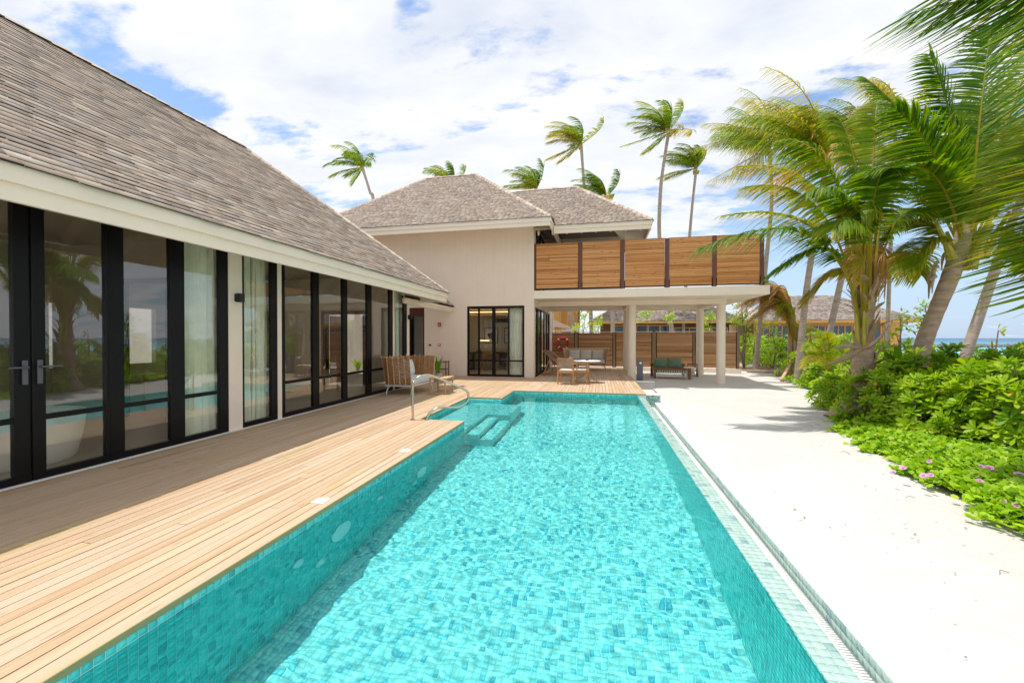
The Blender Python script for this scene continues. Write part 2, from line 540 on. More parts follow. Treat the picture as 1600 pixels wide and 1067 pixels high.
def mat_glass(name, tint=(0.86, 0.90, 0.86), refl=1.0, base=0.05):
    """window pane: see-through with a Fresnel mirror on top"""
    m, nt, b = newmat(name)
    nt.nodes.remove(b)
    tr = nt.nodes.new('ShaderNodeBsdfTransparent'); tr.inputs[0].default_value = (*tint, 1)
    gl = nt.nodes.new('ShaderNodeBsdfGlossy'); gl.inputs[0].default_value = (0.95, 0.98, 1.0, 1); gl.inputs['Roughness'].default_value = 0.0
    p = pos(nt)
    bn = bump(nt, noise(nt, p, 0.9, 2, 0.5), 0.12, 0.02)
    LK(nt, bn, gl.inputs['Normal'])
    fr = nt.nodes.new('ShaderNodeFresnel'); fr.inputs[0].default_value = 1.55
    f = math_(nt, 'ADD', math_(nt, 'MULTIPLY', fr.outputs[0], refl), base, clamp=True)
    ge = nt.nodes.new('ShaderNodeNewGeometry')
    f = math_(nt, 'MULTIPLY', f, math_(nt, 'SUBTRACT', 1.0, ge.outputs['Backfacing']))
    mx = nt.nodes.new('ShaderNodeMixShader')
    LK(nt, f, mx.inputs[0]); LK(nt, tr.outputs[0], mx.inputs[1]); LK(nt, gl.outputs[0], mx.inputs[2])
    LK(nt, mx.outputs[0], nt.nodes['Material Output'].inputs[0])
    return m
M_glass = mat_glass('window_glass', (1.0, 1.0, 0.96), 1.7, 0.06)
M_glass2 = mat_glass('window_glass_clear', (0.94, 0.95, 0.90), 1.0, 0.02)

def mat_fabric(name, c, weave=220, trans=0.0, fold=None):
    m, nt, b = newmat(name)
    p = pos(nt)
    n = noise(nt, p, 5, 4, 0.6)
    col = ramp(nt, n, [(0.3, tuple(x * 0.92 for x in c)), (0.7, tuple(min(1, x * 1.05) for x in c))])
    LK(nt, col, b.inputs['Base Color'])
    b.inputs['Roughness'].default_value = 0.95
    b.inputs['Specular IOR Level'].default_value = 0.15
    b.inputs['Sheen Weight'].default_value = 0.2
    LK(nt, bump(nt, noise(nt, p, weave, 2, 0.5), 0.2, 0.003), b.inputs['Normal'])
    if trans:
        t = nt.nodes.new('ShaderNodeBsdfTranslucent'); LK(nt, col, t.inputs[0])
        mx = nt.nodes.new('ShaderNodeMixShader'); mx.inputs[0].default_value = trans
        LK(nt, b.outputs[0], mx.inputs[1]); LK(nt, t.outputs[0], mx.inputs[2])
        LK(nt, mx.outputs[0], nt.nodes['Material Output'].inputs[0])
    return m
M_cushion = mat_fabric('white_cushion_fabric', (0.76, 0.76, 0.78))
M_cushgrey = mat_fabric('grey_cushion_fabric', (0.74, 0.71, 0.68))
M_cushgreen = mat_fabric('green_cushion_fabric', (0.17, 0.25, 0.165))
M_sling = mat_fabric('brown_sling', (0.16, 0.11, 0.075))
M_taupe = mat_fabric('taupe_rope', (0.42, 0.34, 0.26))
M_curtain = mat_fabric('sheer_curtain', (0.86, 0.93, 0.82), 120, 0.12)
M_curtwhite = mat_fabric('white_curtain', (0.93, 0.93, 0.90), 120, 0.08)
M_rope = mat_fabric('white_rope', (0.72, 0.69, 0.62))

# tiles
def mat_tile(name, stops, rough=0.25, spread=1.0):
    m, nt, b = newmat(name)
    r = rnd(nt)
    p = pos(nt)
    col = ramp(nt, r, stops)
    n = noise(nt, p, 60, 4, 0.6)
    col = mixc(nt, 0.55, col, ramp(nt, n, [(0.3, (0.32, 0.34, 0.36)), (0.7, (0.72, 0.70, 0.68))]), 'SOFT_LIGHT')
    big = noise(nt, p, 1.3, 3, 0.5)
    col = mixc(nt, ramp(nt, big, [(0.4, 0.0), (0.65, 0.22)]), col, stops[-1][1])
    LK(nt, col, b.inputs['Base Color'])
    b.inputs['Roughness'].default_value = rough
    return m
M_tilefloor = mat_tile('pool_floor_tile', [(0.0, (0.10, 0.40, 0.52)), (0.12, (0.18, 0.52, 0.60)), (0.20, (0.36, 0.66, 0.68)), (0.36, (0.50, 0.74, 0.74)), (0.60, (0.66, 0.82, 0.79)), (1.0, (0.82, 0.90, 0.80))])
M_tilewall = mat_tile('pool_wall_tile', [(0.0, (0.05, 0.42, 0.43)), (0.15, (0.08, 0.60, 0.59)), (0.7, (0.12, 0.76, 0.73)), (1.0, (0.20, 0.84, 0.80))])
M_tilecop = mat_tile('coping_tile', [(0.0, (0.15, 0.29, 0.31)), (0.08, (0.24, 0.40, 0.39)), (0.2, (0.32, 0.48, 0.44)), (1.0, (0.43, 0.57, 0.52))], 0.18)
M_tiledry = mat_tile('dry_mosaic_tile', [(0.0, (0.08, 0.20, 0.19)), (0.3, (0.16, 0.34, 0.29)), (0.7, (0.24, 0.43, 0.36)), (1.0, (0.32, 0.48, 0.41))])
M_grout = pm('pale_grout', (0.70, 0.78, 0.75), 0.8, var=0.03)
M_groutw = pm('wall_grout', (0.72, 0.80, 0.78), 0.8, var=0.03)

# water of the pool: real refraction, the sun comes through it as caustics
m, nt, b = newmat('pool_water')
nt.nodes.remove(b)
g = nt.nodes.new('ShaderNodeBsdfGlass'); g.inputs['IOR'].default_value = 1.33; g.inputs['Roughness'].default_value = 0.0
g.inputs[0].default_value = (0.50, 0.96, 0.985, 1)
LK(nt, g.outputs[0], nt.nodes['Material Output'].inputs[0])
M_water = m

# sand
m, nt, b = newmat('coral_sand')
p = pos(nt)
n1 = noise(nt, p, 0.8, 5, 0.6); n2 = noise(nt, p, 25, 6, 0.75); n3 = noise(nt, p, 5, 5, 0.65)
col = ramp(nt, n1, [(0.3, (0.57, 0.55, 0.515)), (0.7, (0.64, 0.62, 0.59))])
col = mixc(nt, ramp(nt, n3, [(0.45, 0.0), (0.75, 0.45)]), col, (0.53, 0.49, 0.44))
vo = nt.nodes.new('ShaderNodeTexVoronoi'); vo.inputs['Scale'].default_value = 9.0; LK(nt, p, vo.inputs['Vector'])
vs_ = nt.nodes.new('ShaderNodeSeparateColor'); LK(nt, vo.outputs['Color'], vs_.inputs[0])
fl = math_(nt, 'MULTIPLY', math_(nt, 'LESS_THAN', vo.outputs['Distance'], math_(nt, 'MULTIPLY', vs_.outputs[1], 0.13)), math_(nt, 'GREATER_THAN', vs_.outputs[0], 0.62))
col = mixc(nt, math_(nt, 'MULTIPLY', fl, 0.7), col, (0.30, 0.23, 0.16))
LK(nt, col, b.inputs['Base Color'])
b.inputs['Roughness'].default_value = 0.95; b.inputs['Specular IOR Level'].default_value = 0.1
hh = math_(nt, 'ADD', math_(nt, 'MULTIPLY', n2, 0.5), math_(nt, 'MULTIPLY', n3, 1.2))
LK(nt, bump(nt, hh, 0.7, 0.035), b.inputs['Normal'])
M_sand = m
# soil with litter under the plants
m, nt, b = newmat('leaf_litter_soil')
p = pos(nt)
n1 = noise(nt, p, 14, 7, 0.75)
LK(nt, ramp(nt, n1, [(0.3, (0.10, 0.07, 0.04)), (0.5, (0.22, 0.15, 0.09)), (0.7, (0.42, 0.34, 0.25))]), b.inputs['Base Color'])
b.inputs['Roughness'].default_value = 1.0
LK(nt, bump(nt, n1, 0.8, 0.05), b.inputs['Normal'])
M_soil = m
# sea
m, nt, b = newmat('sea_water')
p = pos(nt)
sp_ = nt.nodes.new('ShaderNodeVectorMath'); sp_.operation = 'LENGTH'; LK(nt, p, sp_.inputs[0])
dst = math_(nt, 'DIVIDE', sp_.outputs['Value'], 1000.0, clamp=True)
wob = noise(nt, mapping(nt, p, (0.012, 0.004, 1)), 1.0, 4, 0.6)
dd = math_(nt, 'ADD', dst, math_(nt, 'MULTIPLY', math_(nt, 'SUBTRACT', wob, 0.5), 0.14))
LK(nt, ramp(nt, dd, [(0.0, (0.26, 0.58, 0.54)), (0.13, (0.20, 0.52, 0.52)), (0.22, (0.06, 0.33, 0.40)), (0.45, (0.025, 0.17, 0.27)), (0.9, (0.015, 0.09, 0.19))]), b.inputs['Base Color'])
b.inputs['Roughness'].default_value = 0.35
LK(nt, bump(nt, noise(nt, mapping(nt, p, (0.5, 0.25, 1)), 1.0, 5, 0.6), 0.5, 0.4), b.inputs['Normal'])
M_sea = m

# foliage
def mat_leaf(name, stops, trans=0.35, rough=0.45, spec=0.4):
    m, nt, b = newmat(name)
    a = nt.nodes.new('ShaderNodeAttribute'); a.attribute_name = 'tone'
    p = pos(nt)
    n = noise(nt, p, 3.0, 3, 0.5)
    o = nt.nodes.new('ShaderNodeObjectInfo').outputs['Random']
    t = math_(nt, 'ADD', a.outputs['Fac'], math_(nt, 'ADD', math_(nt, 'MULTIPLY', math_(nt, 'SUBTRACT', n, 0.5), 0.16), math_(nt, 'MULTIPLY', math_(nt, 'SUBTRACT', o, 0.5), 0.10)))
    col = ramp(nt, t, stops)
    LK(nt, col, b.inputs['Base Color'])
    b.inputs['Roughness'].default_value = rough
    b.inputs['Specular IOR Level'].default_value = spec
    tl = nt.nodes.new('ShaderNodeBsdfTranslucent')
    hs = nt.nodes.new('ShaderNodeHueSaturation'); hs.inputs['Value'].default_value = 1.7; hs.inputs['Saturation'].default_value = 1.05
    LK(nt, col, hs.inputs['Color']); LK(nt, hs.outputs[0], tl.inputs[0])
    mx = nt.nodes.new('ShaderNodeMixShader'); mx.inputs[0].default_value = trans
    LK(nt, b.outputs[0], mx.inputs[1]); LK(nt, tl.outputs[0], mx.inputs[2])
    LK(nt, mx.outputs[0], nt.nodes['Material Output'].inputs[0])
    return m
PALM = [(0.0, (0.020, 0.075, 0.006)), (0.25, (0.065, 0.165, 0.008)), (0.5, (0.19, 0.29, 0.012)), (0.66, (0.38, 0.36, 0.018)), (0.80, (0.46, 0.30, 0.05)), (1.0, (0.44, 0.26, 0.12))]
M_palm = mat_leaf('palm_frond', PALM, 0.42, 0.45, 0.22)
M_bush = mat_leaf('glossy_shrub_leaf', [(0.0, (0.030, 0.10, 0.008)), (0.3, (0.15, 0.31, 0.010)), (0.6, (0.40, 0.55, 0.020)), (0.8, (0.36, 0.46, 0.04)), (0.92, (0.60, 0.45, 0.05)), (1.0, (0.40, 0.22, 0.10))], 0.30, 0.42, 0.25)
M_vine = mat_leaf('beach_vine_leaf', [(0.0, (0.05, 0.14, 0.010)), (0.4, (0.23, 0.42, 0.014)), (0.8, (0.42, 0.60, 0.03)), (1.0, (0.42, 0.42, 0.06))], 0.28, 0.45, 0.22)
M_tree = mat_leaf('sapling_leaf', [(0.0, (0.05, 0.09, 0.02)), (0.5, (0.13, 0.22, 0.03)), (1.0, (0.30, 0.36, 0.06))], 0.35, 0.45)
M_petal = mat_leaf('pink_petal', [(0.0, (0.62, 0.25, 0.62)), (1.0, (0.80, 0.45, 0.80))], 0.35, 0.6)
M_petalc = pm('magenta_throat', (0.42, 0.02, 0.28), 0.6)
def mat_trunk(name, a_, b_, ring=9.0):
    m, nt, b = newmat(name)
    p = pos(nt)
    rg = nt.nodes.new('ShaderNodeTexWave'); rg.bands_direction = 'Z'; rg.inputs['Scale'].default_value = ring; rg.inputs['Distortion'].default_value = 7.0; rg.inputs['Detail'].default_value = 3.0; rg.inputs['Detail Scale'].default_value = 1.5
    LK(nt, p, rg.inputs['Vector'])
    n = noise(nt, p, 7, 6, 0.7)
    n2_ = noise(nt, mapping(nt, p, (2.5, 2.5, 15)), 1.0, 6, 0.7, 0.3)
    v = math_(nt, 'ADD', math_(nt, 'MULTIPLY', rg.outputs['Fac'], 0.08), math_(nt, 'ADD', math_(nt, 'MULTIPLY', n, 0.40), math_(nt, 'MULTIPLY', n2_, 0.60)))
    LK(nt, ramp(nt, v, [(0.3, a_), (0.75, b_)]), b.inputs['Base Color'])
    b.inputs['Roughness'].default_value = 0.9
    LK(nt, bump(nt, v, 0.7, 0.03), b.inputs['Normal'])
    return m
M_trunk = mat_trunk('palm_trunk_bark', (0.22, 0.17, 0.135), (0.56, 0.46, 0.38))
M_trunkn = mat_trunk('near_palm_bark', (0.19, 0.12, 0.085), (0.60, 0.44, 0.32), 1.7)
M_stem = mat_trunk('shrub_stem_bark', (0.12, 0.08, 0.05), (0.33, 0.25, 0.17), 3.0)
M_rachis = pm('frond_rib', (0.42, 0.36, 0.04), 0.5, var=0.2, scale=3)
M_fibre = mat_wood('dry_sheath_fibre', [(0.1, (0.20, 0.12, 0.07)), (0.5, (0.42, 0.29, 0.19)), (0.9, (0.60, 0.47, 0.35))], 'Z', 0, 0.8, 0, 1.2, 0.5, 0.6)

# ================================================================== GROUND, SEA
def gz(x, y):
    return -0.22
def sheet():
    V, F = [], []
    def q(x0, x1, y0, y1, z):
        n = len(V); V.extend([(x0, y0, z), (x1, y0, z), (x1, y1, z), (x0, y1, z)]); F.append((n, n + 1, n + 2, n + 3))
    q(-160, -3.45, -120, 260, -0.30)
    q(-3.45, 1.795, 12.2, 260, -0.26)
    q(-3.45, 1.60, -120, -1.8, -0.26)
    # right hand beach: gently uneven grid running down to the sea
    xs = [1.79 + 0.12 * i for i in range(60)] + [9 + 0.5 * i for i in range(60)]
    xs += [39 + 1.0 * i for i in range(1, 8)]
    ys = [-120, -60, -30, -15] + [-8 + 0.14 * i for i in range(200)] + [20.5 + 0.6 * i for i in range(70)] + [70, 90, 120, 170, 260]
    rg = np.random.default_rng(5)
    ph = rg.uniform(0, 6.28, (14, 2)); kk = rg.uniform(0.5, 7, 14); an = rg.uniform(0, 6.28, 14)
    X, Y = np.meshgrid(xs, ys)
    Z = np.zeros_like(X)
    for i in range(14):
        Z += 0.016 / kk[i] ** 0.8 * np.sin(kk[i] * (np.cos(an[i]) * X + np.sin(an[i]) * Y) + ph[i, 0])
    edge = np.clip((X - 1.79) / 0.5, 0, 1)
    Z = -0.222 + Z * edge - np.clip((X - 27) / 14, 0, 1) ** 1.3 * 1.75
    n0 = len(V)
    V.extend(np.stack([X, Y, Z], -1).reshape(-1, 3).tolist())
    nx = len(xs)
    for j in range(len(ys) - 1):
        for i in range(nx - 1):
            a = n0 + j * nx + i
            F.append((a, a + 1, a + nx + 1, a + nx))
    me = npmesh('sand_ground', V, F, M_sand, True)
    return tag(link('sand_ground', me), kind='structure')
sheet()
# sea sheet to the horizon
me = npmesh('sea', [(-6000, -6000, -1.5), (6000, -6000, -1.5), (6000, 6000, -1.5), (-6000, 6000, -1.5)], [(0, 1, 2, 3)], M_sea)
tag(link('sea', me), kind='structure')

# ================================================================== POOL
PX0, PX1, PY0, PY1, PZ, WZ = -2.38, 1.03, -1.4, 11.42, -1.32, -0.088
AX0, AY0, AY1 = -3.25, 7.05, 9.90
pool = empty('swimming_pool', (PX0, PY0, PZ), kind='structure')
def recv(o):
    o.cycles.is_caustics_receiver = True
g = MB()
T = 0.0012
g.add([(PX0 - T, PY0, PZ), (PX1 + T, PY0, PZ), (PX1 + T, PY1 + T, PZ), (PX0 - T, PY1 + T, PZ)], [(0, 1, 2, 3)])
def wallq(p, q, z0, z1):
    g.add([(p[0], p[1], z0), (q[0], q[1], z0), (q[0], q[1], z1), (p[0], p[1], z1)], [(0, 1, 2, 3)])
wallq((PX0 - T, PY0), (PX0 - T, AY0), PZ, -0.03)
wallq((PX0 - T, AY1), (PX0 - T, PY1 + T), PZ, -0.03)
wallq((PX0 - T, PY1 + T), (PX1 + 0.2, PY1 + T), PZ, -0.03)
wallq((PX1 + T, PY1 + T), (PX1 + T, PY0), PZ, -0.10)
wallq((PX1 + T, PY0), (PX0 - T, PY0), PZ, -0.03)
wallq((AX0 - T, AY0 - T), (AX0 - T, AY1 + T), -0.8, -0.03)
wallq((AX0 - T, AY0 - T), (PX0 - T, AY0 - T), -0.8, -0.03)
wallq((AX0 - T, AY1 + T), (PX0 - T, AY1 + T), -0.8, -0.03)
wallq((PX0 - T, AY0), (PX0 - T, AY1), PZ, -0.42)
o = g.build('basin_shell', M_groutw, pool); recv(o)
# entry ledge and steps (solid, tiled tops)
steps = [(AX0, PX0, AY0, AY1, -0.42), (PX0, -1.88, 8.55, AY1, -0.42), (PX0, -2.12, AY0, 8.55, -0.68), (-2.12, -1.86, AY0, 8.55, -0.94), (AX0, -2.9, AY0, AY0 + 0.38, -0.24)]
for (x0, x1, y0, y1, z) in steps:
    s_ = MB(); s_.box(x0 + .001, x1, y0, y1, PZ + .001 if x1 > PX0 else -0.8, z)
    o = s_.build('step', M_groutw, pool); recv(o)
TP = 0.0435
tb = unit_box('floor_tile', M_tilefloor, TP - .0035, TP - .0035, .004, 0.0)
TW = 0.049
tw = unit_box('wall_tile', M_tilewall, TW - .0035, TW - .0035, .004, 0.0)
fl_m = []
nx = int((PX1 - PX0) / TP)
px_ = (PX1 - PX0) / nx
for i in range(nx):
    for j in range(int((PY1 - PY0) / TP)):
        x = PX0 + (i + .5) * px_; y = PY0 + (j + .5) * TP
        if x < -1.88 and AY0 < y < AY1: continue
        fl_m.append(TR(x, y, PZ + .003))
pf = empty('pool_floor', (0, 3, PZ), kind='structure')
pieces('floor_tile', 'floor_tiles', tb, fl_m, pf, M_tilefloor, 300, vis_key, flags=recv)
st_m = []
for (x0, x1, y0, y1, z) in steps:
    a, b_ = max(1, int((x1 - x0) / TP)), max(1, int((y1 - y0) / TP))
    for i in range(a):
        for j in range(b_):
            x = x0 + (i + .5) * (x1 - x0) / a; y = y0 + (j + .5) * (y1 - y0) / b_
            if z == -0.42 and x < -2.9 and y < AY0 + 0.38: continue
            st_m.append(TR(x, y, z + .003))
V, F = join_np(tb, st_m)
o = link('step_tiles', npmesh('step_tiles', V, F, M_tilefloor), pf); o['kind'] = 'stuff'; recv(o)
pw = empty('pool_wall', (PX0, 3, PZ), kind='structure')
wm = []
nzt = int((-0.035 - PZ) / TW)
def wall_tiles(x0, y0, x1, y1, ztop, nz, rot):
    L = math.hypot(x1 - x0, y1 - y0); n = max(1, int(L / TW))
    for i in range(n):
        t = (i + .5) / n
        for k in range(nz):
            z = ztop - (k + .5) * TW
            yield Matrix.Translation((x0 + (x1 - x0) * t, y0 + (y1 - y0) * t, z)) @ rot
RX = Euler((0, PI / 2, 0)).to_matrix().to_4x4()      # top of the tile looks to +X
RXn = Euler((0, -PI / 2, 0)).to_matrix().to_4x4()
RYn = Euler((PI / 2, 0, 0)).to_matrix().to_4x4()      # looks to -Y
wm = list(wall_tiles(PX0, PY0, PX0, AY0, -0.035, nzt, RX)) + list(wall_tiles(PX0, AY1, PX0, PY1, -0.035, nzt, RX))
pieces('wall_tile', 'wall_tiles', tw, wm, pw, M_tilewall, 300, vis_key, flags=recv)
wm2 = list(wall_tiles(PX1, PY0, PX1, PY1, -0.085, nzt - 1, RXn)) + list(wall_tiles(PX0, PY1, PX1, PY1, -0.035, nzt, RYn))
wm2 += list(wall_tiles(AX0, AY0, AX0, AY1, -0.035, 7, RX)) + list(wall_tiles(AX0, AY1, PX0, AY1, -0.035, 7, RYn))
V, F = join_np(tw, wm2)
o = link('wall_tiles', npmesh('wall_tiles_far', V, F, M_tilewall), pw); o['kind'] = 'stuff'; recv(o)
# water surface
xs = np.arange(AX0, PX1 + .0001, 0.0150); ys = np.arange(PY0, PY1 + .0001, 0.0150)
xs[-1] = PX1 + 0.002; ys[-1] = PY1
XX, YY = np.meshgrid(xs, ys)
rg = np.random.default_rng(11)
Z = np.zeros_like(XX)
for i in range(90):
    lam = math.exp(rg.uniform(math.log(.06), math.log(.40))); a = rg.normal(0.6, 1.1); k = 2 * PI / lam
    Z += lam * .00046 * np.sin(k * (math.cos(a) * XX + math.sin(a) * YY) + rg.uniform(0, 6.3)) * (1.0 if lam < .3 else .7)
Vw = np.stack([XX, YY, Z + WZ], -1).reshape(-1, 3)
idx = np.arange(XX.size).reshape(XX.shape)
Fw = np.stack([idx[:-1, :-1], idx[:-1, 1:], idx[1:, 1:], idx[1:, :-1]], -1).reshape(-1, 4)
cx_ = Vw[Fw].mean(1)
keep = (cx_[:, 0] > PX0 - .01) | ((cx_[:, 1] > AY0 - .01) & (cx_[:, 1] < AY1 + .01))
Fw = Fw[keep]
used = np.unique(Fw); remap = -np.ones(len(Vw), dtype=int); remap[used] = np.arange(len(used))
wo = link('pool_water', npmesh('pool_water', Vw[used], remap[Fw], M_water, True))
tag(wo, kind='structure')
wo.cycles.is_caustics_caster = True

# fittings in the long wall
def disc(name, y, z, r, mat, label=None, parent=pw, depth=.015):
    m_ = MB(); m_.lathe([(r, 0), (r, depth * .6), (r * .86, depth), (r * .3, depth * 1.1)], n=28)
    o = m_.build(name, mat, None); o.parent = parent; o.matrix_parent_inverse = Matrix.Translation(-Vector(parent.location))
    o.matrix_basis = Matrix.Translation((PX0 + .002, y, z)) @ RX
    recv(o)
    if label: o['label'] = label
disc('pool_light', 3.43, -0.64, .15, M_plastic, 'large round underwater light in the tiled wall')
disc('pool_light', 5.22, -0.82, .15, M_plastic, 'large round underwater light farther along the wall')
for (y, z) in ((2.86, -0.60), (3.12, -0.90), (4.12, -0.58), (5.0, -1.0)):
    disc('water_inlet', y, z, .055, M_plastic)

# overflow edge on the right: coping, grate, tiled upstand, cement strip
M_butt_shade = pm('butt_shadow', (0.03, 0.026, 0.024), 0.9, var=.1)  # shadow line under each roof course, painted as a near-black butt face
cop = empty('pool_coping', (1.1, 3, -0.33), kind='structure')
g = MB(); g.box(PX1 + .0065, 1.186, PY0 - .3, PY1 - .002, -0.60, -0.0845)
o = g.build('coping_bed', M_grout, cop)
ct = unit_box('coping_tile', M_tilecop, .0485, .0485, .006, 0.0015)
cm = []
ny = int((PY1 - PY0) / .052)
for j in range(ny):
    for i in range(3):
        cm.append(TR(PX1 + .0275 + i * .0523, PY0 + (j + .5) * (PY1 - PY0) / ny, -0.0795))
pieces('coping_tile', 'coping_tiles', ct, cm, cop, M_tilecop, 300, vis_key)
gr = empty('gutter_grate', (1.31, 3, -0.36), kind='structure')
g = MB(); g.box(1.188, 1.438, PY0 - .3, PY1 - .01, -0.60, -0.40)
g.build('gutter_floor', M_kerb, gr)
sl = unit_box('grate_slat', M_plastic, .245, .0125, .02, 0.002)
sm_ = [TR(1.313, PY0 + .0215 * j, -0.325) for j in range(int((PY1 - PY0 - .05) / .0215))]
pieces('grate_slat', 'grate_slats', sl, sm_, gr, M_plastic, 300, vis_key)
up = empty('gutter_upstand', (1.45, 3, -0.33), kind='structure')
g = MB(); g.box(1.447, 1.50, PY0 - .3, PY1 + .0, -0.60, -0.2195)
g.build('upstand_core', M_grout, up)
ut = unit_box('upstand_tile', M_tilecop, .0495, .0495, .005, 0.001)
um = []
for j in range(int((PY1 - PY0) / .053)):
    for k in range(2):
        um.append(Matrix.Translation((1.4415, PY0 + (j + .5) * .053, -0.246 - k * .053)) @ RXn)
pieces('upstand_tile', 'upstand_tiles', ut, um, up, M_tilecop, 300, vis_key)
g = MB(); g.box(1.5005, 1.80, PY0 - 6, PY1 + .4, -0.5, -0.216)
g.box(1.2, 1.80, PY1 + .401, 12.6, -.5, -0.218)
tag(g.build('cement_kerb', M_kerb, None), kind='structure')
# tiled end block beside the far corner of the pool
eb = empty('tiled_block', (1.3, PY1 + .2, -.3), label='small mosaic tiled end block at the far right corner of the pool', cat='wall block')
g = MB(); g.box(1.225, 1.60, PY1 + .012, PY1 + .45, -0.6, -0.02); g.box(1.2, 1.60, PY1 + .0121, PY1 + .06, -0.6, -0.021)
g.build('block_core', M_kerb, eb)
bt = unit_box('mosaic_tile', M_tiledry, .047, .047, .004)
bm_ = [Matrix.Translation((1.06 + .0265 + i * .051, PY1 + .006, -0.05 - k * .051)) @ RYn for i in range(0, 10) for k in range(5)]
bm_ += [Matrix.Translation((1.06 + .0265 + i * .051, PY1 + .006, -0.05 - k * .051)) @ RYn for i in range(3, 6) for k in range(5, 6)]
pieces('mosaic_tile', 'mosaic_tiles', bt, bm_, eb, M_tilecop, 300, vis_key)

# ================================================================== DECK
deck = empty('timber_deck', (-4, 6, 0), kind='structure')
PIT = 0.0954
DX0 = -5.72
rd = random.Random(3)
ncol = int((1.215 - DX0) / PIT)
for i in range(ncol + 1):
    x0 = DX0 + i * PIT; x1 = x0 + PIT - .0075
    xc = (x0 + x1) / 2
    if x1 < AX0 + .03: ivs = [(-2.2, 15.37 if x1 < -2.42 else 21)]
    elif x1 < PX0 - .03: ivs = [(-2.2, AY0 - .01), (AY1 + .01, 15.37 if xc < -2.42 else 21)]
    elif xc < -2.2 : ivs = [(PY1 + .01, 15.37 if xc < -2.42 else 20.6)]
    else: ivs = [(PY1 + .01, 20.6)]
    straddle = x0 < PX0 - .02 and x0 + PIT >= PX0 - .02
    if straddle:
        ivs = [(-2.2, AY0 - .01), (AY1 + .01, PY1 + .005), (PY1 + .01, 15.37 if xc < -2.42 else 20.6)]
    xw = x1
    for (a, b_) in ivs:
        x1 = (PX0 - .001) if straddle and b_ < PY1 + .1 else xw
        y = a
        first = rd.uniform(0.8, 3.4)
        while y < b_ - .01:
            L = first if first else rd.uniform(3.4, 4.8)
            first = 0
            e = min(b_, y + L)
            if b_ - e < .7: e = b_
            m_ = MB()
            z1 = rd.uniform(-.0015, .0015)
            m_.box(x0, x1, y + .002, e - .002, -.026, z1)
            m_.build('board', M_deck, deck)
            y = e
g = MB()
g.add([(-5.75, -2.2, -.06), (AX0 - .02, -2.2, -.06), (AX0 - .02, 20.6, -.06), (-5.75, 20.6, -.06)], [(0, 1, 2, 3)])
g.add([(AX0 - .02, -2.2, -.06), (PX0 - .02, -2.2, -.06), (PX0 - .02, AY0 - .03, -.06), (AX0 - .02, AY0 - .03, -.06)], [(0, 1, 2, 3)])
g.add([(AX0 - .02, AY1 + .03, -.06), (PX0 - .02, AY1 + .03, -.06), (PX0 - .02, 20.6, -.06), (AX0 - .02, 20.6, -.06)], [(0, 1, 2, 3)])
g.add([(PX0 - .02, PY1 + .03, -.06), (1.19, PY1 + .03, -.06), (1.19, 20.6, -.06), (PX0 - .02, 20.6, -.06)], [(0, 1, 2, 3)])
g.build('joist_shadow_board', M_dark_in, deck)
g = MB()
for (p, q) in (((PX0 - .012, -2.2), (PX0 - .012, AY0 - .012)), ((AX0 - .012, AY0 - .012), (AX0 - .012, AY1 + .012)), ((PX0 - .012, AY1 + .012), (PX0 - .012, PY1 + .0))):
    g = MB(); g.box(p[0] + .012, p[0] + .021, p[1], q[1], -.038, .0005); g.build('edge_trim', M_decktrim, deck, bevel=.003)
for (x0, x1, y) in ((AX0 - .024, PX0 - .03, AY0 - .012), (AX0 - .024, PX0 - .03, AY1 + .016)):
    g = MB(); g.box(x0, x1, y - .012, y + .012, -.036, .0025); g.build('edge_trim', M_decktrim, deck, bevel=.003)
g = MB(); g.box(PX0 - .02, 1.23, PY1 - .006, PY1 + .03, -.034, .0045); g.build('edge_trim', M_decktrim, deck, bevel=.003)
g = MB(); g.box(1.219, 1.235, PY1 + .031, 20.6, -.20, .004); g.build('edge_trim', M_decktrim, deck, bevel=.003)
for i, (x, y, lab) in enumerate(((-2.505, 3.31, 'square white skimmer lid in the deck, nearer the camera'), (-2.515, 5.02, 'square white skimmer lid in the deck, nearer the handrail'))):
    g = MB(); g.box(x - .062, x + .062, y - .06, y + .06, -.02, .008)
    tag(g.build('skimmer_lid', M_plastic, bevel=.003), lab, 'skimmer lid', 'white lids set in the pool deck')

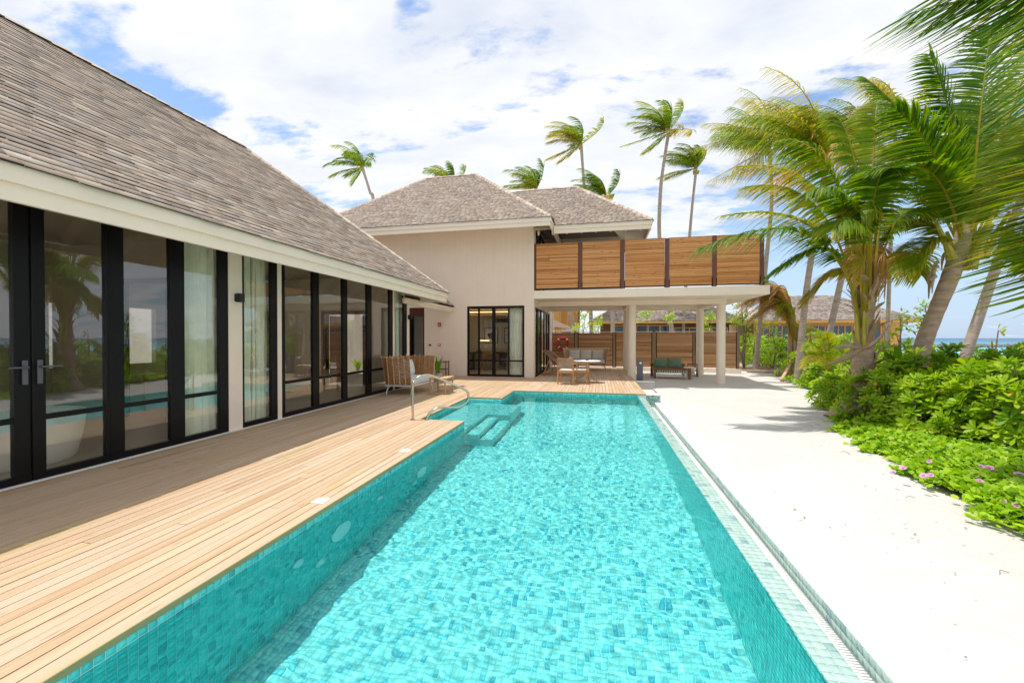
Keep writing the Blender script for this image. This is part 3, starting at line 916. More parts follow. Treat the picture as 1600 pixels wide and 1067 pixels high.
# ================================================================== ROOF SHINGLES
def shingle_roof(root, roof_ob, O, E, U, interval, umax, row=.142, wmin=.22, wmax=.40, th=.014, limit=300, seed=1, mat=None, name='shingle'):
    """rows of shingles on a slope. O eave origin, E unit along eave, U unit up the slope."""
    rd = random.Random(seed)
    O, E, U = Vector(O), Vector(E).normalized(), Vector(U).normalized()
    N = E.cross(U).normalized()
    if N.z < 0: N = -N
    geo = []
    u = 0.0
    k = 0
    while u < umax - .01:
        u1 = min(u + row * 1.12, umax)
        a0, b0 = interval(u); a1, b1 = interval(min(u1, umax))
        if b0 - a0 < .05: break
        e = a0 - rd.uniform(0, .3)
        while e < b0:
            w = rd.uniform(wmin, wmax)
            e1 = e + w
            p0, p1 = max(e, a0), min(e1, b0)
            q0, q1 = max(e, a1), min(e1, b1)
            if p1 - p0 > .02:
                if q1 < q0: q0 = q1 = (max(min((p0 + p1) / 2, b1), a1))
                t = th * rd.choice((0.8, 1.0, 1.35))
                lo, hi = .001, .001
                g_ = .0035
                du = rd.choice((0, 0, -.012))
                P = [O + E * (p0 + g_) + U * (u + du), O + E * (p1 - g_) + U * (u + du), O + E * (q1 - g_ if q1 - q0 > .02 else q1) + U * u1, O + E * (q0 + g_ if q1 - q0 > .02 else q0) + U * u1]
                B = [P[0] + N * lo, P[1] + N * lo, P[2] + N * hi, P[3] + N * hi]
                Tt = [P[0] + N * (lo + t), P[1] + N * (lo + t), P[2] + N * (hi + .004), P[3] + N * (hi + .004)]
                c = (P[0] + P[1] + P[2] + P[3]) / 4
                geo.append((c, B + Tt))
            e = e1
        u += row
        k += 1
    FS = [(4, 5, 6, 7), (0, 1, 5, 4), (1, 2, 6, 5), (3, 0, 4, 7)]
    geo.sort(key=lambda g_: vis_key(Matrix.Translation(g_[0])))
    mat = mat or M_shingle
    for c, vs in geo[:limit]:
        me = npmesh(name, [v - c for v in vs], np.array(FS), mat)
        me.materials.append(M_butt_shade); me.polygons.foreach_set('material_index', [0, 1, 0, 0])
        o = bpy.data.objects.new(name, me); COL.objects.link(o); o.parent = roof_ob
        if roof_ob.type == 'EMPTY': o.matrix_parent_inverse = Matrix.Translation(-Vector(roof_ob.location))
        o.location = c
    if len(geo) > limit:
        V = np.array([[tuple(v) for v in vs] for c, vs in geo[limit:]]).reshape(-1, 3)
        n = len(geo) - limit
        F = (np.array(FS)[None] + (np.arange(n) * 8)[:, None, None]).reshape(-1, 4)
        me = npmesh(name + 's', V, F, mat)
        me.materials.append(M_butt_shade); me.polygons.foreach_set('material_index', [0, 1, 0, 0] * n)
        o = bpy.data.objects.new(name + 's', me); COL.objects.link(o)
        o.parent = roof_ob; o['kind'] = 'stuff'
        if roof_ob.type == 'EMPTY': o.matrix_parent_inverse = Matrix.Translation(-Vector(roof_ob.location))
def hip_caps(roof_ob, p, q, step=.30, w=.13, name='ridge_cap', seed=0):
    p, q = Vector(p), Vector(q)
    L = (q - p).length; d = (q - p).normalized(); n = int(L / step)
    side = d.cross(Vector((0, 0, 1))).normalized(); upv = side.cross(d).normalized()
    g = MB()
    for i in range(n):
        a = p + d * (L * i / n); b = p + d * (L * (i + 1.25) / n)
        la = .035; lb = .016
        g.add([a - side * w - upv * (.05 - la + .04), a + upv * la, a + side * w - upv * (.05 - la + .04), b - side * w - upv * (.05 - lb + .04), b + upv * lb, b + side * w - upv * (.05 - lb + .04),
               a - side * w - upv * .09, a - upv * .01, a + side * w - upv * .09], [(0, 1, 4, 3), (1, 2, 5, 4), (0, 6, 7, 1), (1, 7, 8, 2)])
    o = g.build(name, M_shingle, None)
    o.parent = roof_ob; o['kind'] = 'stuff'
    if roof_ob.type == 'EMPTY': o.matrix_parent_inverse = Matrix.Translation(-Vector(roof_ob.location))

def framed_glass(root, name, axis, c, a0, a1, z0, z1, verts, transom=None, fw=.05, depth=.07, handle=None, world=True, glass=None, sill=.09, head=.06, label=None, pw_=.004):
    """window or door: frame object with pane children. axis 'Y': lies in plane x=c, runs along y. axis 'X': plane y=c."""
    def B(g, s0, s1, q0, q1, dd=depth, off=0):
        if axis == 'Y': g.box(c - dd / 2 + off, c + dd / 2 + off, s0, s1, q0, q1)
        else: g.box(s0, s1, c - dd / 2 + off, c + dd / 2 + off, q0, q1)
    g = MB()
    B(g, a0, a1, z0, z0 + sill); B(g, a0, a1, z1 - head, z1)
    for (s0, s1) in verts: B(g, s0, s1, z0 + sill, z1 - head)
    gl = []
    vs = sorted(verts)
    for i in range(len(vs) - 1):
        s0, s1 = vs[i][1], vs[i + 1][0]
        if s1 - s0 < .03: continue
        if transom:
            B(g, s0, s1, transom - .028, transom + .028, depth * .8)
            gl.append((s0, s1, z0 + sill, transom - .028)); gl.append((s0, s1, transom + .028, z1 - head))
        else: gl.append((s0, s1, z0 + sill, z1 - head))
    w = empty(name, (c, (a0 + a1) / 2, z0) if axis == 'Y' else ((a0 + a1) / 2, c, z0))
    w.parent = root; w.matrix_parent_inverse = Matrix.Translation(-Vector(root.location))
    if label: w['label'] = label
    g.build('frame', M_frame, w, bevel=.004, seg=1)
    for (s0, s1, q0, q1) in gl:
        p = MB(); B(p, s0 - .006, s1 + .006, q0 - .006, q1 + .006, .010); p.build('pane', glass or M_glass, w)
    return w

def curtain(name, axis, c, a0, a1, z0, z1, label, waves=9, amp=.05, group=None):
    g = MB(); n = waves * 10
    vs, fs = [], []
    rd = random.Random(int(a0 * 100))
    ph = [rd.uniform(0, 6) for _ in range(4)]
    rows = 8
    for r_ in range(rows + 1):
        z = z0 + (z1 - z0) * r_ / rows
        for i in range(n + 1):
            t = i / n
            d = amp * math.sin(2 * PI * waves * t + .6 * math.sin(5 * t + ph[0]) + .25 * r_ * math.sin(3 * t + ph[1])) * (0.7 + .3 * math.sin(7 * t + ph[2]))
            s = a0 + (a1 - a0) * t + .012 * math.sin(.8 * r_ + 11 * t)
            vs.append((c + d, s, z) if axis == 'Y' else (s, c + d, z))
    for r_ in range(rows):
        for i in range(n):
            a = r_ * (n + 1) + i
            fs.append((a, a + 1, a + n + 2, a + n + 1))
    g.add(vs, fs, None, True)
    return tag(g.build(name, M_curtwhite if axis == 'X' else M_curtain), label, 'curtain', group)

# ================================================================== LEFT PAVILION
WX = -5.80
EX, EZ, EY1, EY0 = -4.70, 2.94, 12.34, -4.5
T_, SL = 3.88, 0.839
RXx, RZ = EX - T_, EZ + T_ * SL
pav = empty('pool_villa', (-8.5, 4, 0), label='single storey villa wing with steep shingled roof and black framed glass doors', cat='house')
g = MB()
Yd = 0.0
def wallY(g, y0, y1, z0, z1, x0=WX - .12, x1=WX + .03): g.box(x0, x1, y0, y1, z0, z1)
wallY(g, 5.44, 5.70, .0, 3.05)
wallY(g, 6.455, 6.56, .0, 3.05)
wallY(g, 10.755, 10.865, .0, 3.05)
wallY(g, 11.63, 11.80, .0, 3.05)
wallY(g, EY0 + .3, 11.80, 3.052, 3.40)
ox0, ox1 = on(508, 500, y=11.62).x, on(568, 500, y=11.62).x
g.box(-12.4, ox0, 11.62, 11.80, 0, 3.4); g.box(ox1, WX - .1205, 11.62, 11.80, 0, 3.4); g.box(ox0, ox1, 11.62, 11.80, 2.25, 3.4)
g.build('wall', M_wall2, pav)
g = MB(); g.box(WX - .13, -5.735, EY0 + .3, 11.80, -.02, .012); g.build('threshold', M_plastic, pav)
# interior shell
g = MB()
g.box(-10.6, WX - .131, EY0 + .3, 11.615, -.03, .004)
g.build('floor', pm('interior_floor', (0.40, 0.34, 0.27), 0.35, var=0.06, scale=2), pav)
M_int = mat_wall('interior_paint', (0.42, 0.37, 0.29), 0.05)
g = MB()
g.box(-10.75, -10.605, EY0 + .3, -1.5, 0, 3.3); g.box(-10.75, -10.605, -1.5, 1.8, 2.35, 3.3); g.box(-10.75, -10.605, 1.8, 3.2, 0, 3.3); g.box(-10.75, -10.605, 4.3, 6.0, 0, 3.3); g.box(-10.75, -10.605, 6.0, 8.0, 2.2, 3.3); g.box(-10.75, -10.605, 6.0, 8.0, 0, .9); g.box(-10.75, -10.605, 8.0, 8.9, 0, 3.3); g.box(-10.75, -10.605, 10.0, 11.615, 0, 3.3)
g.box(-10.75, -10.605, 3.2, 4.3, 2.35, 3.3); g.box(-10.75, -10.605, 8.9, 10.0, 2.35, 3.3)
px0_, px1_ = on(192, 500, y=6.05).x, on(262, 500, y=6.05).x
g.box(-10.604, px0_, 6.05, 6.15, .005, 3.3); g.box(px1_, WX - .14, 6.05, 6.15, .005, 3.3); g.box(px0_, px1_, 6.05, 6.15, 2.5, 3.3)
g.box(-10.604, WX - .14, EY0 + .2, EY0 + .3, 0, 3.3)
g.build('inner_wall', M_int, pav)
g = MB(); g.box(-10.75, WX - .122, EY0 + .2, 11.8, 3.401, 3.45)
g.build('ceiling', M_int, pav)
for (ya, yb) in ((3.2, 4.3), (8.9, 10.0)):
    g = MB(); g.box(-10.60, -10.56, ya - .1, ya, 0, 2.45); g.box(-10.60, -10.56, yb, yb + .1, 0, 2.45); g.box(-10.60, -10.56, ya, yb, 2.35, 2.45)
    g.build('door_surround', M_red_door, pav)
g = MB(); g.box(px0_ - .09, px0_, 6.0, 6.16, .005, 2.6); g.box(px1_, px1_ + .09, 6.0, 6.16, .005, 2.6); g.box(px0_, px1_, 6.0, 6.16, 2.5, 2.6)
g.build('door_surround', M_red_door, pav)
g = MB(); g.box(ox0 - .1, ox0, 11.56, 11.82, .005, 2.35); g.box(ox1, ox1 + .07, 11.56, 11.82, .005, 2.35); g.box(ox0, ox1, 11.56, 11.82, 2.25, 2.35)
g.build('door_surround', M_red_door, pav)
g = MB(); g.box(ox0 + .01, ox0 + .05, 11.83, 12.6, .02, 2.22); dl_ = g.build('door', M_red_door, pav); dl_['label'] = 'open dark timber door to the courtyard'
g = MB(); g.tube([(ox0 + .10, 12.4, 1.0), (ox0 + .10, 12.4, 1.45)], .014); g.build('handle', M_black, dl_)
# glazing
z1 = 3.05
def YY_(px): return on(px, 500, x=WX).y
d = framed_glass(pav, 'glass_door', 'Y', WX, 1.05, 3.118, .0, z1, [(1.05, 1.17), (1.95, 2.07), (2.99, 3.11)], .66, label='hinged black framed glass door at the left edge of the picture')
def lever(w, y, dirn, x=WX + .05):
    g = MB(); g.box(x - .012, x + .004, y - .022, y + .022, 1.02, 1.27)
    g.tube([(x, y, 1.2), (x + .05, y, 1.2), (x + .055, y + .02 * dirn, 1.2), (x + .055, y + .15 * dirn, 1.2)], .011, 8)
    g.build('handle', M_anthr, w, bevel=.003)
lever(d, 3.065, -1)
d = framed_glass(pav, 'glass_door', 'Y', WX, 3.128, 3.82, .0, z1, [(3.128, 3.235), (3.78, 3.82)], .66)
lever(d, 3.18, 1)
framed_glass(pav, 'window', 'Y', WX, 3.822, 5.435, .0, z1, [(3.822, 3.975), (4.534, 4.735), (5.285, 5.435)], .66)
framed_glass(pav, 'window', 'Y', WX, 5.70, 6.453, .0, z1, [(5.70, 5.735), (6.31, 6.453)])
framed_glass(pav, 'window', 'Y', WX, 6.562, 10.752, .0, z1, [(6.562, 6.64), (7.41, 7.60), (8.42, 8.59), (9.43, 9.635), (10.57, 10.752)], .66)
framed_glass(pav, 'window', 'Y', WX, 10.868, 11.626, .0, z1, [(10.868, 10.885), (11.43, 11.626)])
curtain('curtain', 'Y', WX - .14, 4.78, 5.40, .03, 3.0, 'pale green curtain behind the last glass door leaf, left of the first post', 6, .05, 'sheer curtains behind the villa glazing')
curtain('curtain', 'Y', WX - .14, 5.74, 6.36, .03, 3.0, 'pale green curtain filling the single tall window between two pale posts', 6, .05, 'sheer curtains behind the villa glazing')
curtain('curtain', 'Y', WX - .14, 10.90, 11.45, .03, 3.0, 'pale green sheer curtain in the narrow window nearest the dark red door', 5, .05, 'sheer curtains behind the villa glazing')
# furniture seen through the glass
g = MB(); g.lathe([(.42, .0), (.47, .05), (.52, .3), (.56, .58), (.545, .60), (.50, .57), (.44, .2), (.38, .12), (.0, .11)], (-6.75, 3.55, .006), 32)
tag(g.build('bathtub', M_plastic), 'round white free-standing tub seen through the glass doors', 'bathtub')
bench = empty('daybed', (-7.6, 8.6, 0), label='low white cushioned daybed seen inside through the wide window', cat='daybed')
g = MB(); g.box(-8.1, -7.2, 7.7, 9.6, .30, .45); g.build('cushion', M_cushion, bench, bevel=.03)
g = MB(); g.box(-8.1, -7.2, 7.7, 9.6, .20, .295)
for x in (-8.05, -7.3):
    for y in (7.75, 9.5): g.box(x, x + .06, y, y + .06, .004, .20)
g.build('frame', M_oak, bench)
tb_ = empty('desk', (-8.6, 7.2, 0), label='small wooden desk inside the wide window, beside the daybed', cat='desk')
g = MB(); g.box(-9.2, -8.2, 6.6, 7.9, .72, .76); g.build('desk_top', M_oak, tb_)
for x in (-9.15, -8.27):
    for y in (6.65, 7.8):
        g = MB(); g.box(x, x + .05, y, y + .05, .004, .72); g.build('leg', M_oak, tb_)
# courtyard behind the pavilion
g = MB(); g.box(-13, -7.35, 13.7, 13.85, -.3, 3.0)
tag(g.build('garden_wall', M_white), 'white garden wall seen through the wide window and the open inner door', 'wall')
g = MB(); g.box(-9.6, -7.5, 12.6, 13.05, -.25, .30); tag(g.build('planter_bench', M_white, bevel=.02), 'low white masonry bench in front of the white garden wall', 'bench')
g = MB(); g.box(-14.6, -14.4, -6, 15, -.3, 3.6)
tag(g.build('courtyard_wall', M_white), 'plain white courtyard wall seen through the villa doorway', 'wall')
# pavilion roof: structure
rf = MB()
bk = 2 * RXx - EX
TY = EY1 - T_
TYb = EY0 + T_
A = (EX, EY0, EZ); B_ = (EX, EY1, EZ); C_ = (bk, EY1, EZ); D_ = (bk, EY0, EZ); R1 = (RXx, TY, RZ); R0 = (RXx, TYb, RZ)
lo = 0.02
rf.add([A, B_, C_, D_, R1, R0], [(0, 1, 4, 5), (1, 2, 4), (2, 3, 5, 4), (3, 0, 5)])
roof = rf.build('roof', pm('roof_underlay', (0.10, 0.085, 0.07), 0.9), pav)
ulen = T_ * math.sqrt(1 + SL * SL)
k = T_ / ulen
shingle_roof(pav, roof, (EX + .035, EY0, EZ - .02), (0, 1, 0), (-1, 0, SL), lambda u: (u * k, (EY1 - EY0) - u * k + .02), ulen, seed=4, row=.112, wmin=.20, wmax=.38, th=.011, limit=300)
hip_caps(roof, (EX, EY1, EZ + .02), (RXx, TY, RZ + .03), .24, .11)
hip_caps(roof, (RXx, TY + .05, RZ + .03), (RXx, TYb, RZ + .03), .26, .12)
# fascia and soffit
g = MB(); g.box(EX - .03, EX, EY0, EY1 - .03, EZ - .165, EZ - .012); g.box(bk, EX, EY1 - .0295, EY1, EZ - .165, EZ - .012)
g.build('fascia', M_trim, pav)
g = MB(); g.box(EX - .075, EX - .031, EY0, EY1 - .08, EZ - .315, EZ - .10); g.box(bk, EX - .031, EY1 - .0795, EY1 - .035, EZ - .315, EZ - .10)
g.build('fascia_lower_board', M_trim, pav)
g = MB()
g.add([(EX - .076, EY0, EZ - .18), (EX - .076, EY1 - .08, EZ - .18), (WX - .4, EY1 - .08, EZ - .18 + (WX - .4 - EX) * -SL), (WX - .4, EY0, EZ - .18 + (WX - .4 - EX) * -SL)], [(0, 1, 2, 3)])
g.build('soffit', M_soffit, pav)
y = EY1 - .30
while y > EY0:
    g = MB(); p = Vector((EX - .08, y, EZ - .235)); q = Vector((WX - .2, y, EZ - .235 + (1.22) * SL * .93))
    g.beam(p, q, .05, .16, (0, 0, 1)); g.build('rafter', M_trim, pav); y -= .62
# sconces
def sconce(y, z, lab):
    r_ = empty('wall_sconce', (WX + .03, y, z), label=lab, cat='wall light', group='black wall lights on the villa posts')
    g = MB(); g.box(WX + .032, WX + .05, y - .05, y + .05, z - .06, z + .06); g.build('back_plate', M_black, r_)
    g = MB(); g.box(WX + .051, WX + .14, y - .045, y + .045, z - .07, z + .07); g.build('lamp_body', M_black, r_, bevel=.004)
sconce(5.60, 2.15, 'black cube wall light on the pale post nearer the camera')
sconce(11.74, 2.14, 'black cube wall light on the last pale post before the red door')

# link roof between the wings
lk = empty('link_roof', (-6.5, 13.6, 2.6), label='small lean-to shingled roof joining the villa wing to the two storey house', cat='roof')
LX = -5.62
g = MB(); g.box(LX - .04, LX, 11.2, 15.36, 2.62, 2.76); g.build('fascia', M_trim, lk)
g = MB(); g.box(LX - .085, LX - .041, 11.2, 15.36, 2.53, 2.68); g.build('fascia_lower_board', M_trim, lk)
g = MB(); g.hexa([(LX, 11.2, 2.70), (LX, 15.36, 2.70), (-7.3, 15.36, 2.70 + 1.68 * SL), (-7.3, 11.2, 2.70 + 1.68 * SL)], [(LX, 11.2, 2.76), (LX, 15.36, 2.76), (-7.3, 15.36, 2.76 + 1.68 * SL), (-7.3, 11.2, 2.76 + 1.68 * SL)])
lro = g.build('roof', M_soffit, lk)
shingle_roof(lk, lro, (LX + .03, 12.4, 2.752), (0, 1, 0), (-1, 0, SL), lambda u: (0, 2.95), 2.15, seed=14, limit=60)

# ================================================================== TWO STOREY HOUSE
HY = 15.40
house = empty('two_storey_house', (-5, 18, 0), label='two storey beige house with hipped shingle roofs beyond the end of the pool', cat='house')
g = MB()
HX0, HX1 = -10.2, -2.42
wz = 5.95
# front wall with window and door openings
wx0, wx1, wtop = -5.08, -2.79, 2.74
dx0, dx1, dtop = -7.60, -6.88, 2.72
g.box(HX0, dx0, HY, HY + .2, -.3, wz); g.box(dx0, dx1, HY, HY + .2, dtop, wz)
g.box(dx1, wx0, HY, HY + .2, -.3, wz); g.box(wx0, wx1, HY, HY + .2, wtop, wz); g.box(wx1, HX1, HY, HY + .2, -.3, wz)
g.box(wx0, wx1, HY, HY + .2, -.3, -.001)
# side wall over the side doors
g.box(HX1 - .2, HX1, HY + .201, 21.5, 2.70, wz - .001); g.box(HX1 - .2, HX1, 20.55, 21.5, -.3, 2.699); g.box(HX1 - .2, HX1, HY + .201, HY + .32, -.3, 2.699)
g.box(HX0, HX0 + .2, HY + .201, 24, -.3, wz); g.box(HX0 + .2, HX1 - .2, 23.8, 24, -.3, wz)
g.build('wall', M_wall, house)
def XX_(px): return on(px, 540, y=HY + .05).x
ver = [(wx0, wx0 + .085), (XX_(747.2), XX_(749.9)), (XX_(769.2), XX_(774.3)), (XX_(793.8), XX_(796.2)), (wx1 - .085, wx1)]
w_ = framed_glass(house, 'window', 'X', HY + .05, wx0, wx1, .0, wtop, ver, .62, glass=M_glass2, sill=.08, head=.09)
g = MB(); g.box(XX_(771.5) - .02, XX_(771.5) + .02, HY - .03, HY + .01, 1.0, 1.25); g.build('handle', M_black, w_)
# side sliding doors looking over the covered deck
ys_ = [(HY + .32, HY + .42), (16.45, 16.62), (17.55, 17.70), (18.65, 18.80), (19.6, 19.72), (20.43, 20.55)]
w_ = framed_glass(house, 'sliding_door', 'Y', HX1 - .06, HY + .32, 20.55, .0, 2.70, ys_, None, glass=M_glass2)
for yy in (17.05, 17.25, 18.2): 
    g = MB(); g.box(HX1 - .02, HX1 + .03, yy - .04, yy + .04, .08, 2.64); g.build('shutter_post', M_frame, w_)
# interior room
g = MB()
RM = mat_wall('room_paint', (0.62, 0.54, 0.42), 0.05)
g.box(HX0 + .2, HX1 - .205, 19.0, 19.12, .0, 2.95); g.box(-6.3, -6.2, HY + .2, 19.0, .0, 2.95)
g.build('inner_wall', RM, house)
g = MB(); g.box(HX0 + .2, HX1 - .205, HY + .2, 19.0, 2.80, 2.95); g.build('ceiling', RM, house)
g = MB(); g.box(HX0 + .2, HX1 - .205, HY + .2, 23.7, -.05, .0); g.build('floor', pm('room_floor', (0.62, 0.52, 0.40), 0.4, var=.05), house)
mE, nt, b = newmat('warm_light_strip')
b.inputs['Emission Color'].default_value = (1.0, 0.62, 0.28, 1); b.inputs['Emission Strength'].default_value = 3.5
g = MB(); g.box(-5.9, -3.2, 18.35, 18.39, 2.69, 2.71); g.box(-5.9, -5.86, 17.2, 18.35, 2.69, 2.71)
g.build('cove_light', mE, house)
g = MB(); g.box(-5.95, -3.1, 18.40, 18.9, 2.55, 2.60); g.build('ceiling_drop', RM, house)
g = MB(); g.box(-4.95, -3.55, 18.93, 18.99, 2.22, 2.42)
for i in range(6): g.box(-4.9, -3.6, 18.90, 18.93, 2.24 + i * .028, 2.252 + i * .028)
g.build('air_vent', M_anthr, house)
g = MB(); g.box(HX0 + .2, HX1 - .205, HY + .2, 19.1, 3.3, 3.4); g.build('upper_floor', M_int, house)
M_art = pm('dark_print', (0.02, 0.02, 0.02), 0.6)
for i, (xc, lab) in enumerate(((-5.05, 'left'), (-4.08, 'middle'), (-3.18, 'right'))):
    r_ = empty('framed_picture', (xc, 18.97, 1.62), label=f'black framed black and white print on the room wall, {lab} one of three', cat='picture', group='framed prints seen through the house window')
    g = MB()
    for (a, b2, c_, d_) in ((-.33, .33, -.37, -.345), (-.33, .33, .345, .37), (-.33, -.305, -.345, .345), (.305, .33, -.345, .345)): g.box(xc + a, xc + b2, 18.955, 18.985, 1.62 + c_, 1.62 + d_)
    g.build('frame', M_black, r_)
    g = MB(); g.box(xc - .304, xc + .304, 18.972, 18.985, 1.62 - .344, 1.62 + .344); g.build('mount', pm('mount_board', (0.62, .60, .55), .7), r_)
    g = MB()
    # a dark rounded clump inside the mount
    vs = [(xc + .17 * math.cos(a) * (1 + .25 * math.sin(3 * a + i)), 18.970, 1.60 + .15 * math.sin(a) * (1 + .2 * math.cos(5 * a + i))) for a in [2 * PI * t / 24 for t in range(24)]]
    g.add(vs, [tuple(range(24))]); g.build('print', M_art, r_)
dk = empty('writing_desk', (-4.3, 18.6, 0), label='long dark desk against the back wall of the room behind the window', cat='desk')
g = MB(); g.box(-5.95, -3.0, 18.3, 18.95, .78, .84); g.build('desk_top', M_black, dk)
g = MB(); g.box(-5.9, -5.85, 18.35, 18.9, 0, .78); g.box(-3.1, -3.05, 18.35, 18.9, 0, .78); g.box(-4.5, -3.6, 18.35, 18.9, .2, .78); g.build('desk_base', M_black, dk)
lp = empty('desk_lamp', (-5.55, 18.55, .84), label='thin black desk lamp with a lit bar on the dark desk', cat='lamp')
g = MB(); g.box(-5.63, -5.43, 18.45, 18.6, .842, .92); g.tube([(-5.53, 18.52, .92), (-5.53, 18.52, 1.42)], .01); g.build('stand', M_black, lp)
mE2, nt, b = newmat('lamp_bar_light'); b.inputs['Emission Color'].default_value = (1, .66, .35, 1); b.inputs['Emission Strength'].default_value = 3.5
g = MB(); g.box(-5.50, -5.02, 18.5, 18.55, 1.37, 1.39); g.build('light_bar', mE2, lp)
def slat_chair(loc, rz, lab, grp):
    r_ = empty('slatted_chair', loc, rz, lab, 'chair', grp)
    for x in (-.26, .22):
        for y in (-.25, .22):
            g = MB(); g.box(x, x + .04, y, y + .04, 0, .62 if y < 0 else .85); g.build('leg', M_teak, r_, False)
    g = MB(); g.box(-.26, .26, -.25, .26, .38, .43); g.build('seat', M_oak, r_, False)
    for i in range(6):
        g = MB(); x = -.19 + i * .075; g.box(x, x + .02, .225, .25, .43, .80); g.build('back_slat', M_teak, r_, False)
    g = MB(); g.box(-.26, .26, .22, .26, .80, .86); g.build('top_rail', M_teak, r_, False)
    for x in (-.27, .22):
        g = MB(); g.box(x, x + .05, -.28, .25, .62, .65); g.build('armrest', M_teak, r_, False)
    return r_
c1 = slat_chair((-4.75, 17.5, 0), PI, 'slatted wooden armchair behind the left half of the house window', 'wooden chairs seen inside the house')
copy_tree(c1, (-3.75, 17.8, 0), PI + .3, 'slatted wooden armchair behind the right half of the house window')
curtain('curtain', 'X', HY + .22, -3.42, -2.88, .02, 2.68, 'white curtain gathered at the right side of the house window', 7, .045)
# entrance door left
g = MB(); g.box(dx0, dx1, HY + .05, HY + .1, 2.36, 2.72)
g.box(dx1 - .06, dx1, HY + .02, HY + .14, 0, 2.36); g.box(dx0, dx0 + .05, HY + .02, HY + .14, 0, 2.36); g.box(dx0 + .05, dx1 - .06, HY + .03, HY + .13, 2.36, 2.42)
fr = g.build('door_frame', M_red_door, house)
g = MB(); g.box(dx1 - .10, dx1 - .061, HY + .12, HY + .95, .01, 2.35); dr = g.build('door', M_red_door, house); dr['label'] = 'open dark red timber door'
g = MB(); g.box(dx0 - .2, dx1 - .12, HY + 1.0, HY + 1.05, 0, 2.7); g.build('lobby_wall', M_white, house)
g = MB(); g.tube([(dx1 - .13, HY + .5, .95), (dx1 - .13, HY + .5, 1.35)], .012); o = g.build('handle', M_steel, dr)
# fire alarm, call point, black sensor
def small(name, x, z, w, h, dep, mat, lab, cat, extra=None):
    r_ = empty(name, (x, HY, z), label=lab, cat=cat)
    g = MB(); g.box(x - w / 2, x + w / 2, HY - dep, HY - .001, z - h / 2, z + h / 2); g.build('housing', mat, r_, bevel=.008)
    if extra: extra(r_)
small('fire_alarm_sounder', -6.224, 2.03, .115, .16, .06, M_red, 'red fire alarm sounder high on the beige wall', 'fire alarm')
g = MB(); g.box(-6.245, -6.205, HY - .075, HY - .061, 2.0, 2.04); o = g.build('strobe', M_plastic, bpy.data.objects['fire_alarm_sounder'])
small('fire_call_point', -6.24, 1.225, .11, .11, .045, M_red, 'small red call point with white square below the alarm', 'call point')
g = MB(); g.box(-6.275, -6.205, HY - .052, HY - .046, 1.20, 1.265); g.build('break_glass', M_plastic, bpy.data.objects['fire_call_point'])
small('wall_sensor', -6.635, 1.215, .075, .075, .03, M_black, 'small black square switch between the door and the call point', 'switch')
# upper wall recess under the right roof
g = MB(); g.box(HX1 + .001, .9, 18.4, 18.5, 3.32, 5.9); g.build('upper_wall', M_soffit, house)
framed_glass(house, 'window', 'Y', HX1 - .02 + .06, HY + .5, 17.9, 3.34, 5.7, [(HY + .5, HY + .58), (16.6, 16.7), (17.8, 17.9)], None, glass=M_glass2)

# --- roofs of the house
M_under = bpy.data.materials['roof_underlay']
def front_roof(nm, xl, xr, ye, ze, t, capL, capR, seed, limit, u_row=.100, left_ext=0):
    s = SL
    g = MB()
    zr = ze + t * s
    xl2 = xl + (t if capL else (-t if capL is None else 0)); xr2 = xr - (t if capR else 0)
    g.add([(xl, ye, ze), (xr, ye, ze), (xr2, ye + t, zr), (xl2, ye + t, zr), (xr, ye + 2 * t, ze), (xl, ye + 2 * t, ze)], [(0, 1, 2, 3), (1, 4, 2), (4, 5, 3, 2)] + ([(5, 0, 3)] if capL else []))
    ro = g.build(nm, M_under, house)
    ul = t * math.sqrt(1 + s * s); kk = t / ul
    shingle_roof(house, ro, (xl, ye - .035, ze - .02), (1, 0, 0), (0, 1, s), lambda u: ((u * kk if capL else (-u * kk if capL is None else 0)), (xr - xl) - (u * kk if capR else 0)), ul, seed=seed, limit=limit, row=u_row, wmin=.13, wmax=.27, th=.010)
    if capR:
        # slope that faces right
        shingle_roof(house, ro, (xr + .035, ye, ze - .02), (0, 1, 0), (-1, 0, s), lambda u: (u * kk, 2 * t - u * kk), ul, seed=seed + 1, limit=0)
        hip_caps(ro, (xr, ye, ze + .02), (xr2, ye + t, zr + .03), .24, .10)
    if capL: hip_caps(ro, (xl, ye, ze + .02), (xl2, ye + t, zr + .03), .24, .10)
    hip_caps(ro, (xl2 if capL else xl2 + .9, ye + t, zr + .03), (xr2, ye + t, zr + .03), .24, .10)
    return ro
ME = 14.10; MZ = 5.69; MXr = -1.62
front_roof('roof', -11.75, MXr, ME, MZ, 3.87, True, True, 21, 230)
g = MB(); g.box(-11.8, MXr, ME, ME + .03, MZ - .165, MZ - .012); g.box(MXr - .03, MXr, ME + .0305, ME + 7.5, MZ - .165, MZ - .012); g.build('fascia', M_trim, house)
g = MB(); g.box(-11.8, MXr - .045, ME + .031, ME + .075, MZ - .305, MZ - .10); g.box(MXr - .075, MXr - .031, ME + .076, ME + 7.5, MZ - .305, MZ - .10); g.build('fascia_lower_board', M_trim, house)
g = MB(); g.add([(-11.8, ME + .076, MZ - .20), (MXr - .076, ME + .076, MZ - .20), (MXr - .076, HY + .1, MZ - .20 + .9 * .25), (-11.8, HY + .1, MZ - .20 + .9 * .25)], [(0, 1, 2, 3)])
g.build('soffit', M_wall2, house)
RE = 14.95; RZe = 5.61; RXr = 1.81
ro2 = front_roof('roof', -1.70, RXr, RE, RZe, 2.75, None, True, 31, 70)
g = MB(); g.box(MXr - .001, RXr, RE, RE + .03, RZe - .165, RZe - .012); g.box(RXr - .03, RXr, RE + .0305, RE + 5.4, RZe - .165, RZe - .012); g.build('fascia', M_trim, house)
